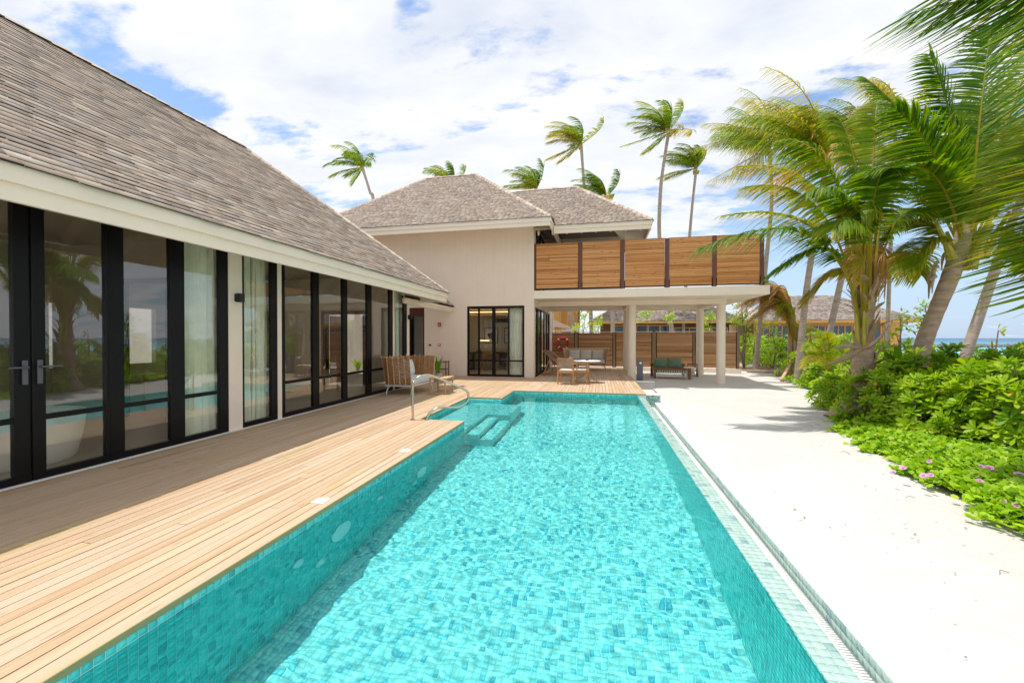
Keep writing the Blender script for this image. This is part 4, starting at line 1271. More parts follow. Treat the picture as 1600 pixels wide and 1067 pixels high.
g = MB(); g.box(MXr, RXr - .045, RE + .031, RE + .075, RZe - .305, RZe - .10); g.box(RXr - .075, RXr - .031, RE + .076, RE + 5.4, RZe - .305, RZe - .10); g.build('fascia_lower_board', M_trim, house)
g = MB(); g.add([(-2.4, RE + .076, RZe - .14), (RXr - .076, RE + .076, RZe - .14), (RXr - 2.3, RE + 2.3, RZe - .14 + 2.2 * SL), (-2.4, RE + 2.3, RZe - .14 + 2.2 * SL)], [(0, 1, 2, 3)])
g.add([(RXr - .076, RE + .076, RZe - .141), (RXr - .076, RE + 5.3, RZe - .141), (RXr - 2.3, RE + 3.2, RZe - .141 + 2.2 * SL), (RXr - 2.3, RE + 2.301, RZe - .141 + 2.2 * SL)], [(0, 1, 2, 3)])
g.build('soffit', M_soffit, house)
for i in range(8):
    x = -2.2 + i * .52
    yl = min(2.7, max(.5, RXr - x - .15))
    g = MB(); g.beam((x, RE + .09, RZe - .26), (x, RE + .09 + yl, RZe - .26 + yl * SL), .05, .15); g.build('rafter', M_soffit, house)
g = MB(); g.box(-2.4, RXr - .4, 17.3, 17.45, 5.15, 5.45); g.build('beam', M_soffit, house)
g = MB(); g.box(.78, .92, 15.75, 15.89, 3.33, 5.6); g.build('post', M_soffit, house)

# --- covered terrace: slab, beams, columns
g = MB(); g.box(HX1 + .0015, 5.66, HY, 20.6, 2.985, 3.29); g.build('balcony_slab', M_wall2, house)
g = MB(); g.box(HX1 + .002, 4.72, 16.86, 17.16, 2.80, 2.983); g.box(HX1 + .002, 4.72, 19.9, 20.2, 2.80, 2.983)
g.box(4.42, 4.71, 17.161, 19.899, 2.802, 2.982); g.box(1.14, 1.42, 17.161, 19.899, 2.802, 2.982)
g.build('beam', M_wall2, house)
for (x, y) in ((1.28, 17.01), (4.57, 17.03), (1.28, 20.05), (4.50, 20.05)):
    g = MB(); g.lathe([(.158, -.3), (.158, 2.799)], (x, y, 0), 32); g.build('column', M_wall2, house)

# --- balcony screen
bs = empty('balcony_screen', (1.5, 15.45, 3.29), label='five bay larch slat screen along the front of the upper balcony', cat='screen')
PXs = [(-2.437, -2.352), (-.755, -.625), (.755, .905), (2.295, 2.44), (3.86, 3.99), (5.37, 5.49)]
SY = 15.47
for i, (a, b_) in enumerate(PXs):
    g = MB(); g.box(a, b_, SY - .045, SY + .05, 3.292, 5.065 - .02 * (i % 2)); g.build('post', M_post, bs, bevel=.004, seg=1)
    if i:
        g = MB(); g.box(a - .012, a + .012, SY - .052, SY + .03, 3.30, 3.62); g.box(b_ - .012, b_ + .012, SY - .052, SY + .03, 3.30, 3.58); g.build('bracket', M_frame, bs)
rd = random.Random(8)
for i in range(5):
    a, b_ = PXs[i][1] + .012, PXs[i + 1][0] - .012
    n = 27; z0, z1_ = 3.37, 5.03; h = (z1_ - z0) / n
    for k_ in range(n):
        g = MB(); dz = rd.uniform(-.0015, .0015); dy = rd.uniform(-.003, .003)
        # some courses are two boards butted together
        cuts = [a, b_] if rd.random() < .45 else [a, rd.uniform(a + .3, b_ - .3), b_]
        z = z0 + k_ * h
        for c0, c1 in zip(cuts[:-1], cuts[1:]):
            g.box(c0 + .002, c1 - .002, SY - .025 + dy, SY + .0 + dy, z + .005 + dz, z + h - .004 + dz)
        g.build('slat', M_slat, bs)
    g = MB(); g.box(a, b_, SY + .004, SY + .02, z0, z1_); g.build('backing', M_dark_in, bs)
    g = MB(); g.box(a - .01, b_ + .01, SY - .03, SY + .04, 5.034, 5.062); g.build('cap_rail', M_teak, bs)
    g = MB(); g.box(a - .01, b_ + .01, SY - .03, SY + .03, 3.335, 3.366); g.build('bottom_rail', M_frame, bs)
# glass return on the right side
gp = empty('glass_balustrade', (5.45, 17.5, 3.29), label='clear glass balustrade on the far right side of the balcony', cat='balustrade')
g = MB(); g.box(5.44, 5.455, 15.6, 20.4, 3.33, 4.35); g.build('pane', M_glass2, gp)
for yy in (15.62, 17.2, 18.8, 20.35):
    g = MB(); g.box(5.42, 5.475, yy - .02, yy + .02, 3.291, 3.45); g.build('clamp', M_anthr, gp)

# ================================================================== TIMBER FENCE BEHIND THE TERRACE
M_fpost = mat_wood('fence_post_timber', [(0.1, (0.24, 0.15, 0.085)), (0.5, (0.36, 0.24, 0.15)), (0.9, (0.44, 0.32, 0.21))], 'Z')
fc = empty('timber_fence', (2, 21.95, -.22), label='brown horizontal slat fence with dark uprights behind the covered terrace', cat='fence')
FY = 21.9
bays = [(-2.6, -1.258), (-1.091, .717), (.83, 2.649), (2.836, 4.60), (4.675, 6.592)]
rd = random.Random(12)
for (a, b_) in bays:
    g = MB(); g.box(a, a + .035, FY - .03, FY + .03, -.22, 1.80); g.build('upright', M_frame, fc)
    g = MB(); g.box(b_ - .035, b_, FY - .03, FY + .03, -.22, 1.80); g.build('upright', M_frame, fc)
    n = 26; z0, z1_ = .02, 1.765; h = (z1_ - z0) / n
    for k_ in range(n):
        g = MB(); dy = rd.uniform(-.004, .004); g.box(a + .037, b_ - .037, FY - .02 + dy, FY + .005 + dy, z0 + k_ * h + .006, z0 + (k_ + 1) * h - .006); g.build('slat', M_slatf, fc)
    g = MB(); g.box(a + .036, b_ - .036, FY + .012, FY + .022, z0, z1_); g.build('backing', M_dark_in, fc)
    g = MB(); g.box(a - .02, b_ + .02, FY - .04, FY + .05, 1.802, 1.83); g.build('coping', M_trim, fc)
for (a, b_) in ((-1.257, -1.092), (.718, .829), (2.65, 2.835), (4.601, 4.674), (6.593, 6.72)):
    g = MB(); g.box(a, b_, FY - .01, FY + .12, -.22, 1.80); g.build('post', M_fpost, fc)
g = MB(); g.box(-2.6, 6.78, FY - .10, FY + .20, -.3, -.01)
g.build('plinth', M_wall2, fc)

# ================================================================== FURNITURE
def cushion(name, parent, c, sx, sy, sz, mat, rx=0.0, rz=0.0, puff=.35, world=False):
    """soft pillow: pinched corners, bulging middle. sx wide, sy thick (normal), sz tall"""
    n = 8
    vs, fs = [], []
    M = Matrix.Translation(c) @ Euler((rx, 0, rz)).to_matrix().to_4x4()
    for side in (-1, 1):
        for j in range(n + 1):
            for i in range(n + 1):
                u, v = i / n * 2 - 1, j / n * 2 - 1
                b = ((1 - u * u) * (1 - v * v)) ** puff
                pin = 1 - .045 * (abs(u) ** 3) * (1 - abs(v)) - .045 * (abs(v) ** 3) * (1 - abs(u))
                vs.append(M @ Vector((u * sx / 2 * pin, side * sy / 2 * (.12 + .88 * b), v * sz / 2 * pin)))
    m = (n + 1) ** 2
    for s in range(2):
        for j in range(n):
            for i in range(n):
                a = s * m + j * (n + 1) + i
                q = (a, a + 1, a + n + 2, a + n + 1)
                fs.append(q if s == 0 else q[::-1])
    ring = [i for i in range(n + 1)] + [(j + 1) * (n + 1) + n for j in range(n)] + [n * (n + 1) + n - 1 - i for i in range(n)] + [(n - 1 - j) * (n + 1) for j in range(n - 1)]
    for k in range(len(ring)):
        a, b = ring[k], ring[(k + 1) % len(ring)]
        fs.append((b, a, a + m, b + m))
    g = MB(); g.add(vs, fs, None, True)
    return g.build(name, mat, parent, world, smooth=True)

M_wick = pm('woven_rattan', (0.46, 0.235, 0.09), 0.6, var=0.55, scale=30, bumps=0.3, bscale=60)
M_wick2 = pm('pale_rattan', (0.70, 0.52, 0.33), 0.6, var=0.2, scale=20)
M_whitemetal = pm('white_powder_coat', (0.78, 0.77, 0.74), 0.4, var=.03)

def woven_panel(g, path, z0, z1, flare, ribs=16, rows=26, side=None, r=.007):
    """horizontal strands weaving in and out of uprights. path: list of (x,y) ; flare pushes the top outward"""
    P = [Vector((p[0], p[1], 0)) for p in path]
    L = [0]
    for i in range(len(P) - 1): L.append(L[-1] + (P[i + 1] - P[i]).length)
    def pt(s):
        for i in range(len(P) - 1):
            if s <= L[i + 1] or i == len(P) - 2:
                t = (s - L[i]) / (L[i + 1] - L[i])
                d = (P[i + 1] - P[i]).normalized()
                return P[i].lerp(P[i + 1], t), Vector((d.y, -d.x, 0))
    tot = L[-1]
    n = ribs * 2
    for k in range(rows):
        z = z0 + (z1 - z0) * (k + .5) / rows
        pts = []
        for i in range(n + 1):
            p, nn = pt(tot * i / n)
            off = (.010 if ((i // 2 + k) % 2) else -.010) if i % 2 == 0 else 0
            fl = flare * ((z - z0) / (z1 - z0)) ** 1.2
            pts.append(p + nn * (off + fl) + Vector((0, 0, z + random.uniform(-.002, .002))))
        h = (z1 - z0) / rows * .47
        g.tube(pts, r if r else h, 4, False, random.random())
    return pt, tot

def wicker_loveseat(name, loc, rz, w, d, seat_h, back_h, label, cat, ncush, cmat, frame_mat, ribs, rows, strand_mat=None, group=None, cush_on_back=True, sideback=True):
    """local: front faces -Y, back at +Y, wraps round both ends"""
    r_ = empty(name, loc, rz, label, cat, group)
    g = MB()
    path = [(-w / 2, -d / 2 + .02), (-w / 2, d / 2 - .10), (-w / 2 + .10, d / 2), (w / 2 - .10, d / 2), (w / 2, d / 2 - .10), (w / 2, -d / 2 + .02)]
    path = path[::-1]
    pt, tot = woven_panel(g, path, seat_h - .08, back_h, .12, ribs, rows, r=(back_h - seat_h) / rows * .50)
    g.build('woven_back', strand_mat or M_wick, r_, False)
    for i in range(ribs + 1):
        g = MB()
        p, nn = pt(tot * i / ribs)
        g.tube([p + nn * .012 + Vector((0, 0, seat_h - .09)), p + nn * .066 + Vector((0, 0, (seat_h + back_h) / 2)), p + nn * .135 + Vector((0, 0, back_h + .04))], .012, 6)
        g.build('upright', M_wick2, r_, False)
    g = MB()
    g.box(-w / 2 + .01, w / 2 - .01, -d / 2, d / 2 - .02, seat_h - .13, seat_h - .09)
    g.build('seat_frame', frame_mat, r_, False, bevel=.006)
    for sx in (-1, 1):
        for sy in (-1, 1):
            g = MB()
            x, y = sx * (w / 2 - .06), (-d / 2 + .06) if sy < 0 else (d / 2 - .08)
            g.tube([(x - .03 * sx, y, seat_h - .13), (x + .035 * sx, y - .02 * -sy, .10)], [.011, .010], 8)
            g.tube([(x - .12 * sx, y, seat_h - .13), (x + .035 * sx, y - .02 * -sy, .10)], [.011, .010], 8)
            g.tube([(x + .033 * sx, y + .02 * sy, .11), (x + .045 * sx, y + .022 * sy, 0)], [.016, .011], 8)
            g.build('leg', frame_mat, r_, False)
    g = MB(); g.box(-w / 2 + .04, w / 2 - .04, -d / 2 + .0, d / 2 - .08, seat_h - .085, seat_h + .07)
    g.build('seat_cushion', cmat, r_, False, bevel=.045, seg=4)
    for i in range(ncush):
        cw = (w - .16) / ncush
        cushion('back_cushion', r_, (-w / 2 + .08 + cw * (i + .5), d / 2 - .19, seat_h + .07 + .22), cw * .97, .20, .46, cmat, -.20)
    return r_
# love seat by the villa glazing: its back is towards the camera side, seat looks to the far right
wicker_loveseat('wicker_loveseat', (-5.12, 10.52, 0), R(90), 1.42, .80, .36, .98, 'woven rattan loveseat with white cushions standing beside the villa glazing', 'loveseat', 2, M_cushion, M_whitemetal, 18, 24)
# oak side table
st = empty('side_table', (-4.2, 10.52, 0), 0.02, 'small pale wooden side table between the rattan loveseat and the pool handrail', 'side table')
g = MB(); g.box(-.25, .25, -.33, .33, .415, .44); g.build('table_top', M_oak, st, False, bevel=.01)
for (x, y) in ((-.23, -.31), (.19, -.31), (-.23, .27), (.19, .27)):
    g = MB(); g.box(x, x + .04, y, y + .04, 0, .414); g.build('leg', M_oak, st, False, bevel=.004)
g = MB(); g.box(-.19, .19, -.305, -.285, .02, .05); g.box(-.19, .19, .285, .305, .02, .05); g.build('foot_rail', M_oak, st, False)
# plant in front of the wall
def strap_plant(name, loc, n, h, spread, label, mat=None, tone=.35, pot=None):
    r_ = empty(name, loc, 0, label, 'plant')
    rd = random.Random(sum(map(ord, label)))
    for i in range(n):
        a = rd.uniform(0, 2 * PI); hh = h * rd.uniform(.6, 1.0); sp = spread * rd.uniform(.3, 1)
        w = .045 * rd.uniform(.8, 1.3)
        d = Vector((math.cos(a), math.sin(a), 0)); s = Vector((-d.y, d.x, 0))
        vs, fs = [], []
        m = 6
        for k in range(m + 1):
            t = k / m
            p = d * (sp * t ** 1.7) + Vector((0, 0, hh * (t - .18 * t ** 3)))
            ww = w * math.sin(PI * min(.98, (t * .88 + .12))) 
            vs += [p - s * ww, p + Vector((0, 0, -.012)) , p + s * ww]
        for k in range(m):
            b = k * 3
            fs += [(b, b + 1, b + 4, b + 3), (b + 1, b + 2, b + 5, b + 4)]
        g = MB(); g.add(vs, fs, tone + rd.uniform(-.2, .25), True); g.build('leaf', mat or M_bush, r_, False)
    if pot:
        g = MB(); g.lathe([(pot * .75, 0), (pot, .3), (pot * .9, .3), (pot * .85, .27), (0, .27)], n=20); g.build('pot', M_conc, r_, False)
    return r_
strap_plant('potted_plant', tuple(on(684, 596, z=0)), 30, 1.15, .30, 'upright green leafy plant behind the loveseat against the beige wall', pot=.16)
bn = empty('low_bench', (-6.15, 15.0, 0), 0, 'small dark wooden two tier rack standing against the beige wall', 'rack')
for z in (.28, .56):
    g = MB(); g.box(-.35, .42, -.18, .18, z, z + .03); g.build('shelf', M_teakd, bn, False)
for x in (-.34, .38):
    for y in (-.17, .14):
        g = MB(); g.box(x, x + .035, y, y + .03, 0, .62 if x > 0 else .559); g.build('leg', M_teakd, bn, False)

# pool handrail: one bent tube
hr = empty('pool_handrail', (-3.2, 6.98, 0), 0, 'curved polished steel handrail standing at the pool steps', 'handrail')
pts = [(-3.335, 6.95, 0), (-3.335, 6.95, .60), (-3.325, 6.99, .70), (-3.28, 7.05, .77), (-3.20, 7.13, .80), (-3.08, 7.22, .79), (-2.72, 7.38, .62), (-2.52, 7.46, .52), (-2.455, 7.48, .46), (-2.44, 7.48, .38), (-2.46, 7.47, .29), (-2.54, 7.43, .215), (-2.66, 7.36, .18), (-2.86, 7.24, .20), (-2.96, 7.16, .185), (-3.05, 7.08, .12), (-3.085, 7.035, .05), (-3.09, 7.025, -.02)]
def smooth_path(p, n=4):
    p = [Vector(q) for q in p]; out = []
    for i in range(len(p) - 1):
        a, b, c, d = p[max(i - 1, 0)], p[i], p[i + 1], p[min(i + 2, len(p) - 1)]
        for k in range(n):
            t = k / n
            out.append(.5 * ((2 * b) + (c - a) * t + (2 * a - 5 * b + 4 * c - d) * t * t + (3 * b - a - 3 * c + d) * t ** 3))
    out.append(p[-1]); return out
g = MB(); g.tube(smooth_path(pts), .0215, 14); g.build('rail', M_steel, hr)
for (x, y) in ((-3.335, 6.95), (-3.09, 7.02)):
    g = MB(); g.lathe([(.045, .001), (.045, .008), (.028, .016), (.0, .016)], (x, y, .003), 20); g.build('base_flange', M_steel, hr)

# dining table
dt = empty('dining_table', (-.40, 14.10, 0), 0, 'round white dining table on slim splayed metal legs', 'dining table')
g = MB(); g.lathe([(.44, 0), (.46, .008), (.46, .026), (.45, .032), (0, .032)], (0, 0, .705), 48); g.build('table_top', M_plastic, dt, False)
g = MB(); g.tube([(0, 0, .30), (0, 0, .705)], .028, 12); g.lathe([(.11, 0), (.11, .02), (0, .02)], (0, 0, .684), 20); g.build('stem', M_taupe, dt, False)
for a in (R(-35), R(85), R(205)):
    g = MB(); g.tube([(0, 0, .36), (.16 * math.cos(a), .16 * math.sin(a), .22), (.52 * math.cos(a), .52 * math.sin(a), .012)], [.02, .018, .013], 10); g.build('leg', M_taupe, dt, False)
g = MB(); g.lathe([(.05, 0), (.055, .03), (.045, .03), (.04, .008), (0, .008)], (-.395, 14.16, .738), 20); tag(g.build('ashtray', M_black), 'small dark round dish on the white dining table', 'dish')

def arm_chair(loc, rz, lab, grp):
    """rope-back teak dining chair; front towards -Y local"""
    r_ = empty('dining_armchair', loc, rz, lab, 'chair', grp)
    w, d = .54, .52
    for sx in (-1, 1):
        g = MB(); g.beam((sx * w / 2, -d / 2, 0), (sx * w / 2, -d / 2 + .02, .64), .042, .042); g.build('leg', M_teak, r_, False, bevel=.006)
        g = MB(); g.beam((sx * (w / 2 - .02), d / 2 + .03, 0), (sx * (w / 2 - .02), d / 2 - .02, .45), .042, .045); g.beam((sx * (w / 2 - .02), d / 2 - .02, .4), (sx * (w / 2 - .02), d / 2 + .09, .84), .038, .042, taper=.8); g.build('leg', M_teak, r_, False, bevel=.006)
        g = MB(); g.beam((sx * w / 2, -d / 2 - .02, .65), (sx * (w / 2 - .01), d / 2 + .03, .66), .055, .03, taper=.8); g.build('armrest', M_teak, r_, False, bevel=.008)
    g = MB(); g.beam((-w / 2, -d / 2 + .015, .40), (w / 2, -d / 2 + .015, .40), .03, .06); g.beam((-w / 2, d / 2, .40), (w / 2, d / 2, .40), .03, .06)
    for sx in (-1, 1): g.beam((sx * (w / 2 - .01), -d / 2, .40), (sx * (w / 2 - .01), d / 2, .40), .03, .06)
    g.build('seat_rail', M_teak, r_, False, bevel=.004)
    g = MB(); g.box(-w / 2 + .03, w / 2 - .03, -d / 2 + .01, d / 2 - .03, .425, .475); g.build('seat_cushion', M_rope, r_, False, bevel=.02, seg=3)
    g = MB(); g.beam((-w / 2 + .02, d / 2 + .085, .83), (w / 2 - .02, d / 2 + .085, .83), .035, .04); g.build('top_rail', M_teak, r_, False, bevel=.005)
    for i in range(20):
        t = (i + .5) / 20; x = -w / 2 + .045 + (w - .09) * t
        g = MB(); g.tube([(x, d / 2 + .085, .80), (x, d / 2 + .045, .66), (x, d / 2 + .01, .53)], .0095, 5); g.build('back_cord', M_taupe, r_, False)
    return r_
ch = arm_chair((-1.02, 13.52, 0), R(-8 + 180), 'teak armchair with corded back, nearer the camera at the white dining table', 'teak armchairs at the dining table')
copy_tree(ch, (-.60, 13.98 - .25, 0), R(175 - 90), 'teak armchair with corded back, tucked closer under the white dining table')

# deck chair (sling) under the terrace
dc = empty('deck_chair', (-1.58, 16.45, 0), R(68), 'folding teak deck chair with brown sling beside the dark sliding doors', 'deck chair')
W2 = .29
for s in (-1, 1):
    g = MB(); g.beam((s * W2, .55, .98), (s * W2, -.75, .06), .03, .045); g.build('long_rail', M_teak, dc, False, bevel=.004)
    g = MB(); g.beam((s * (W2 - .035), -.62, .36), (s * (W2 - .035), .62, .02), .03, .045); g.build('base_rail', M_teak, dc, False, bevel=.004)
    g = MB(); g.beam((s * (W2 + .035), .20, .73), (s * (W2 + .035), .50, .06), .025, .035); g.build('prop', M_teak, dc, False, bevel=.003)
for (y, z) in ((.55, .98), (-.62, .36), (.62, .03), (.50, .07), (-.7, .09)):
    g = MB(); g.tube([(-W2 - .03, y, z), (W2 + .03, y, z)], .014, 8); g.build('cross_bar', M_teak, dc, False)
vs, fs = [], []
for k in range(15):
    t = k / 14; p0 = Vector((0, .55, .99)); p3 = Vector((0, -.62, .38))
    p = p0.lerp(p3, t) + Vector((0, .03, -.26)) * math.sin(PI * t) * (1 - .2 * t)
    vs += [p + Vector((-W2 + .03, 0, 0)), p + Vector((W2 - .03, 0, 0))]
for k in range(14): fs.append((2 * k, 2 * k + 1, 2 * k + 3, 2 * k + 2))
g = MB(); g.add(vs, fs, None, True); o = g.build('sling', M_sling, dc, False); md = o.modifiers.new('thickness', 'SOLIDIFY'); md.thickness = .006

# three seat wicker sofa against the fence
wicker_loveseat('terrace_sofa', (-.62, 19.9, 0), 0, 1.86, .80, .40, 1.00, 'rattan backed sofa with three grey cushions in front of the slat fence', 'sofa', 3, M_cushgrey, M_teak, 22, 12, M_wick2)

# life buoy hung on the fence
lb = empty('life_buoy', (-1.88, 21.80, 1.21), 0, 'red life ring with white bands hanging on the slat fence', 'life buoy')
def torus(g, R0, r0, a0, a1, na=28, nb=12, y=0, inc=0.0):
    pts = [(R0 * math.cos(a0 + (a1 - a0) * i / na), y, R0 * math.sin(a0 + (a1 - a0) * i / na)) for i in range(na + 1)]
    g.tube(pts, r0, nb, False)
for i in range(4):
    a = PI / 4 + i * PI / 2
    g = MB(); torus(g, .285, .062, a + .09, a + PI / 2 - .09); o = g.build('ring_segment', M_red, lb, False)
    g = MB(); torus(g, .285, .0635, a - .09, a + .09, 8); g.build('white_band', M_plastic, lb, False)
pts = [((.37 if i % 8 == 0 else .345) * math.cos(2 * PI * i / 32), -.01, (.37 if i % 8 == 0 else .345) * math.sin(2 * PI * i / 32)) for i in range(33)]
g = MB(); g.tube(pts, .008, 5, False); g.tube([(-.12, -.01, .26), (0, .02, .37), (.12, -.01, .26)], .009, 5); g.build('grab_line', M_red, lb, False)
g = MB(); g.tube([(0, .06, .36), (0, -.02, .37), (0, -.05, .40)], .012, 6); g.build('hook', M_anthr, lb, False)

# bollard light and plinth
g = MB(); g.box(1.26, 1.86, 14.62, 15.05, -.30, .005); tag(g.build('concrete_plinth', M_conc, bevel=.008), 'low grey concrete plinth in the sand beside the deck corner', 'plinth')
bl = empty('bollard_light', (1.43, 15.3, -.22), 0, 'square dark grey bollard light standing behind the concrete plinth', 'bollard light')
g = MB(); g.box(-.10, .10, -.10, .10, 0, .95); g.build('bollard_post', M_anthr, bl, False, bevel=.006)
g = MB(); g.box(-.02, .05, -.112, -.101, .80, .86); g.build('lens', M_plastic, bl, False)

# green cushioned lounge with corded sides, and a stool
gl_ = empty('wooden_loveseat', (2.92, 18.4, -.22), R(0), 'dark wooden loveseat with two green cushions and white cord netting', 'loveseat')
w, d = 1.30, .95
for (x, y, h) in ((-w / 2, -d / 2, .42), (w / 2 + .06, -d / 2, .42), (-w / 2, d / 2, .62), (w / 2, d / 2, .62)):
    g = MB(); g.box(x - .05, x + .05, y - .05, y + .05, 0, h); g.build('leg', M_teakd, gl_, False, bevel=.006)
g = MB(); g.box(-w / 2 - .05, w / 2 + .11, -d / 2 - .04, -d / 2 + .04, .40, .48); g.build('front_rail', M_teakd, gl_, False, bevel=.005)
g = MB(); g.box(-w / 2 - .05, w / 2 + .06, d / 2 - .04, d / 2 + .04, .54, .62)
g.box(-w / 2 - .04, -w / 2 + .04, -d / 2 + .041, d / 2 - .041, .41, .47); g.box(w / 2 + .0, w / 2 + .08, -d / 2 + .041, d / 2 - .041, .41, .47); g.build('side_rail', M_teakd, gl_, False, bevel=.005)
g = MB(); g.box(-w / 2 + .05, w / 2 - .05, -d / 2 + .05, d / 2 - .06, .26, .40); g.build('seat_cushion', M_cushgreen, gl_, False, bevel=.03, seg=3)
for i in range(2): cushion('back_cushion', gl_, (-.29 + i * .58 - .02, d / 2 - .17, .64), .58, .20, .44, M_cushgreen, -.22)
rd = random.Random(4)
for i in range(26):
    x = -w / 2 + .10 + i * (w - .15) / 25
    g = MB(); g.tube([(x, -d / 2 - .01, .40), (x + .022 * (-1) ** i, -d / 2 - .015, .28), (x - .012 * (-1) ** i, -d / 2 - .012, .20), (x + .01, -d / 2, .13)], .009, 5); g.build('cord', M_rope, gl_, False)
g = MB(); g.tube([(-w / 2 + .05, -d / 2, .275), (w / 2 - .04, -d / 2, .275)], .010, 6); g.tube([(-w / 2 + .05, -d / 2, .13), (w / 2 - .04, -d / 2, .13)], .010, 6); g.build('cord_rail', M_rope, gl_, False)
tw_ = empty('folded_throw', (3.66, 18.15, .0), 0, 'pale throw draped over the right corner of the green cushioned loveseat', 'throw')
g = MB()
vs, fs = [], []
for j in range(9):
    for i in range(9):
        u, v = i / 8, j / 8
        vs.append(((u - .5) * .42, -.10 + .32 * v if v > .3 else -.06 - .02 * math.sin(9 * u), .285 + .02 * math.sin(6 * u + 4 * v) if v > .3 else .285 - (.3 - v) * .9))
for j in range(8):
    for i in range(8):
        a = j * 9 + i; fs.append((a, a + 1, a + 10, a + 9))
g.add(vs, fs, None, True); o = g.build('cloth', M_rope, tw_, False); md = o.modifiers.new('thickness', 'SOLIDIFY'); md.thickness = .02
so = empty('folding_stool', (3.99, 19.0, -.22), 0, 'small dark wooden stool beside the column and the green loveseat', 'stool')
for s in (-1, 1):
    g = MB(); g.beam((s * .17, -.14, 0), (s * .13, -.10, .56), .035, .035); g.build('leg', M_teakd, so, False)
    g = MB(); g.beam((s * .17, .14, 0), (s * .19, .10, .60), .035, .035); g.build('leg', M_teakd, so, False)
g = MB(); g.box(-.17, .17, -.14, .14, .30, .33); g.build('seat', M_teakd, so, False)
g = MB(); g.beam((-.16, -.13, .10), (.16, -.13, .10), .03, .03); g.beam((-.18, .10, .58), (.18, .10, .58), .02, .04); g.build('cross_bar', M_teakd, so, False)

# ================================================================== PALMS
WIND = Vector((-1, 0.05, 0.0))
DOWN = Vector((0, 0, -1))
def frond_mesh(P, leafL, nl, tone, rd, windk=.5, droop=.35, bare=.2, lw=.022, seg=3, splay=.75, rr=.018, dry=0.0, hang=0.0):
    """P: rachis points. Leaflets on both sides, each a tapering folded strip."""
    n = len(P)
    T = [(P[min(i + 1, n - 1)] - P[max(i - 1, 0)]).normalized() for i in range(n)]
    V, F, TN = [], [], []
    def P_at(t):
        x = t * (n - 1); i = min(int(x), n - 2); f = x - i
        return P[i].lerp(P[i + 1], f), T[i].lerp(T[i + 1], f).normalized()
    # rachis
    k = 4
    side0 = T[0].cross(Vector((0, 0, 1)))
    if side0.length < .1: side0 = T[0].cross(Vector((0, 1, 0)))
    s = side0.normalized()
    for i in range(n):
        s = (s - T[i] * s.dot(T[i])).normalized()
        u = s.cross(T[i])
        r = rr * (1.25 - 1.05 * i / (n - 1)) * (1.9 if i == 0 else 1)
        for a in range(k):
            an = PI / 4 + a * PI / 2
            V.append(P[i] + s * (math.cos(an) * r) + u * (math.sin(an) * r * .7)); TN.append(.62 + tone * .2)
    for i in range(n - 1):
        for a in range(k):
            F.append((i * k + a, i * k + (a + 1) % k, (i + 1) * k + (a + 1) % k, (i + 1) * k + a))
    roll = rd.uniform(-.5, .5)
    for sgn in (-1, 1):
        for j in range(nl):
            t = bare + (1 - bare) * (j + rd.random() * .6) / nl
            p, tg = P_at(min(t, .999))
            sd = tg.cross(Vector((0, 0, 1)))
            if sd.length < .15: sd = Vector((0, 1, 0)) - tg * tg.y
            sd.normalize(); up = sd.cross(tg)
            sd = (sd * math.cos(roll) + up * math.sin(roll)) * sgn
            q = (t - bare) / (1 - bare)
            Lf = leafL * (math.sin(PI * (.10 + .82 * q)) ** .6) * rd.uniform(.82, 1.1)
            d = (tg * (.35 + .55 * q) + sd * splay + up * .12 + WIND * windk * rd.uniform(.6, 1.3) + DOWN * hang + Vector((rd.gauss(0, .07), rd.gauss(0, .07), rd.gauss(0, .07)))).normalized()
            tn = tone + rd.gauss(0, .07) + (.25 if rd.random() < .05 + dry else 0)
            tipb = rd.uniform(.0, .22)
            c = p.copy(); b0 = len(V)
            w = lw * rd.uniform(.8, 1.2)
            wv = d.cross(up if abs(d.dot(up)) < .9 else tg).normalized()
            wv = (wv * rd.uniform(.5, 1) + tg * .3).normalized()
            for m_ in range(seg + 1):
                f = m_ / seg
                ww = w * (1 - f) ** .55 * (.55 + .45 * min(1, f * 4)) if m_ < seg else 0
                if m_ < seg:
                    V.append(c - wv * ww); V.append(c + wv * ww); TN += [tn + tipb * f, tn + tipb * f]
                else:
                    V.append(c); TN.append(tn + tipb + .08)
                d = (d + DOWN * droop * (.35 + f) * rd.uniform(.7, 1.2) + WIND * windk * .30).normalized()
                c = c + d * (Lf / seg)
            for m_ in range(seg - 1):
                a = b0 + 2 * m_; F.append((a, a + 1, a + 3, a + 2))
            a = b0 + 2 * (seg - 1); F.append((a, a + 1, a + 2))
    return V, F, TN
def add_frond(root, V, F, TN, name='frond', mat=None, label=None):
    base = Vector(root.location)
    me = npmesh(name, np.array([tuple(v - base) for v in V]), F, mat or M_palm, False, TN)
    o = bpy.data.objects.new(name, me); COL.objects.link(o); o.parent = root
    if label: o['label'] = label
    return o
def curve_frond(p, d0, L, rd, wk, gk, n=9):
    P = [Vector(p)]; d = Vector(d0).normalized()
    for i in range(n - 1):
        P.append(P[-1] + d * (L / (n - 1)))
        f = (i + 1) / n
        d = (d + WIND * wk * f + DOWN * gk * f).normalized()
    return P
def bez(p0, c, p2, n=12):
    return [p0 * (1 - t) ** 2 + c * 2 * t * (1 - t) + p2 * t * t for t in [i / (n - 1) for i in range(n)]]
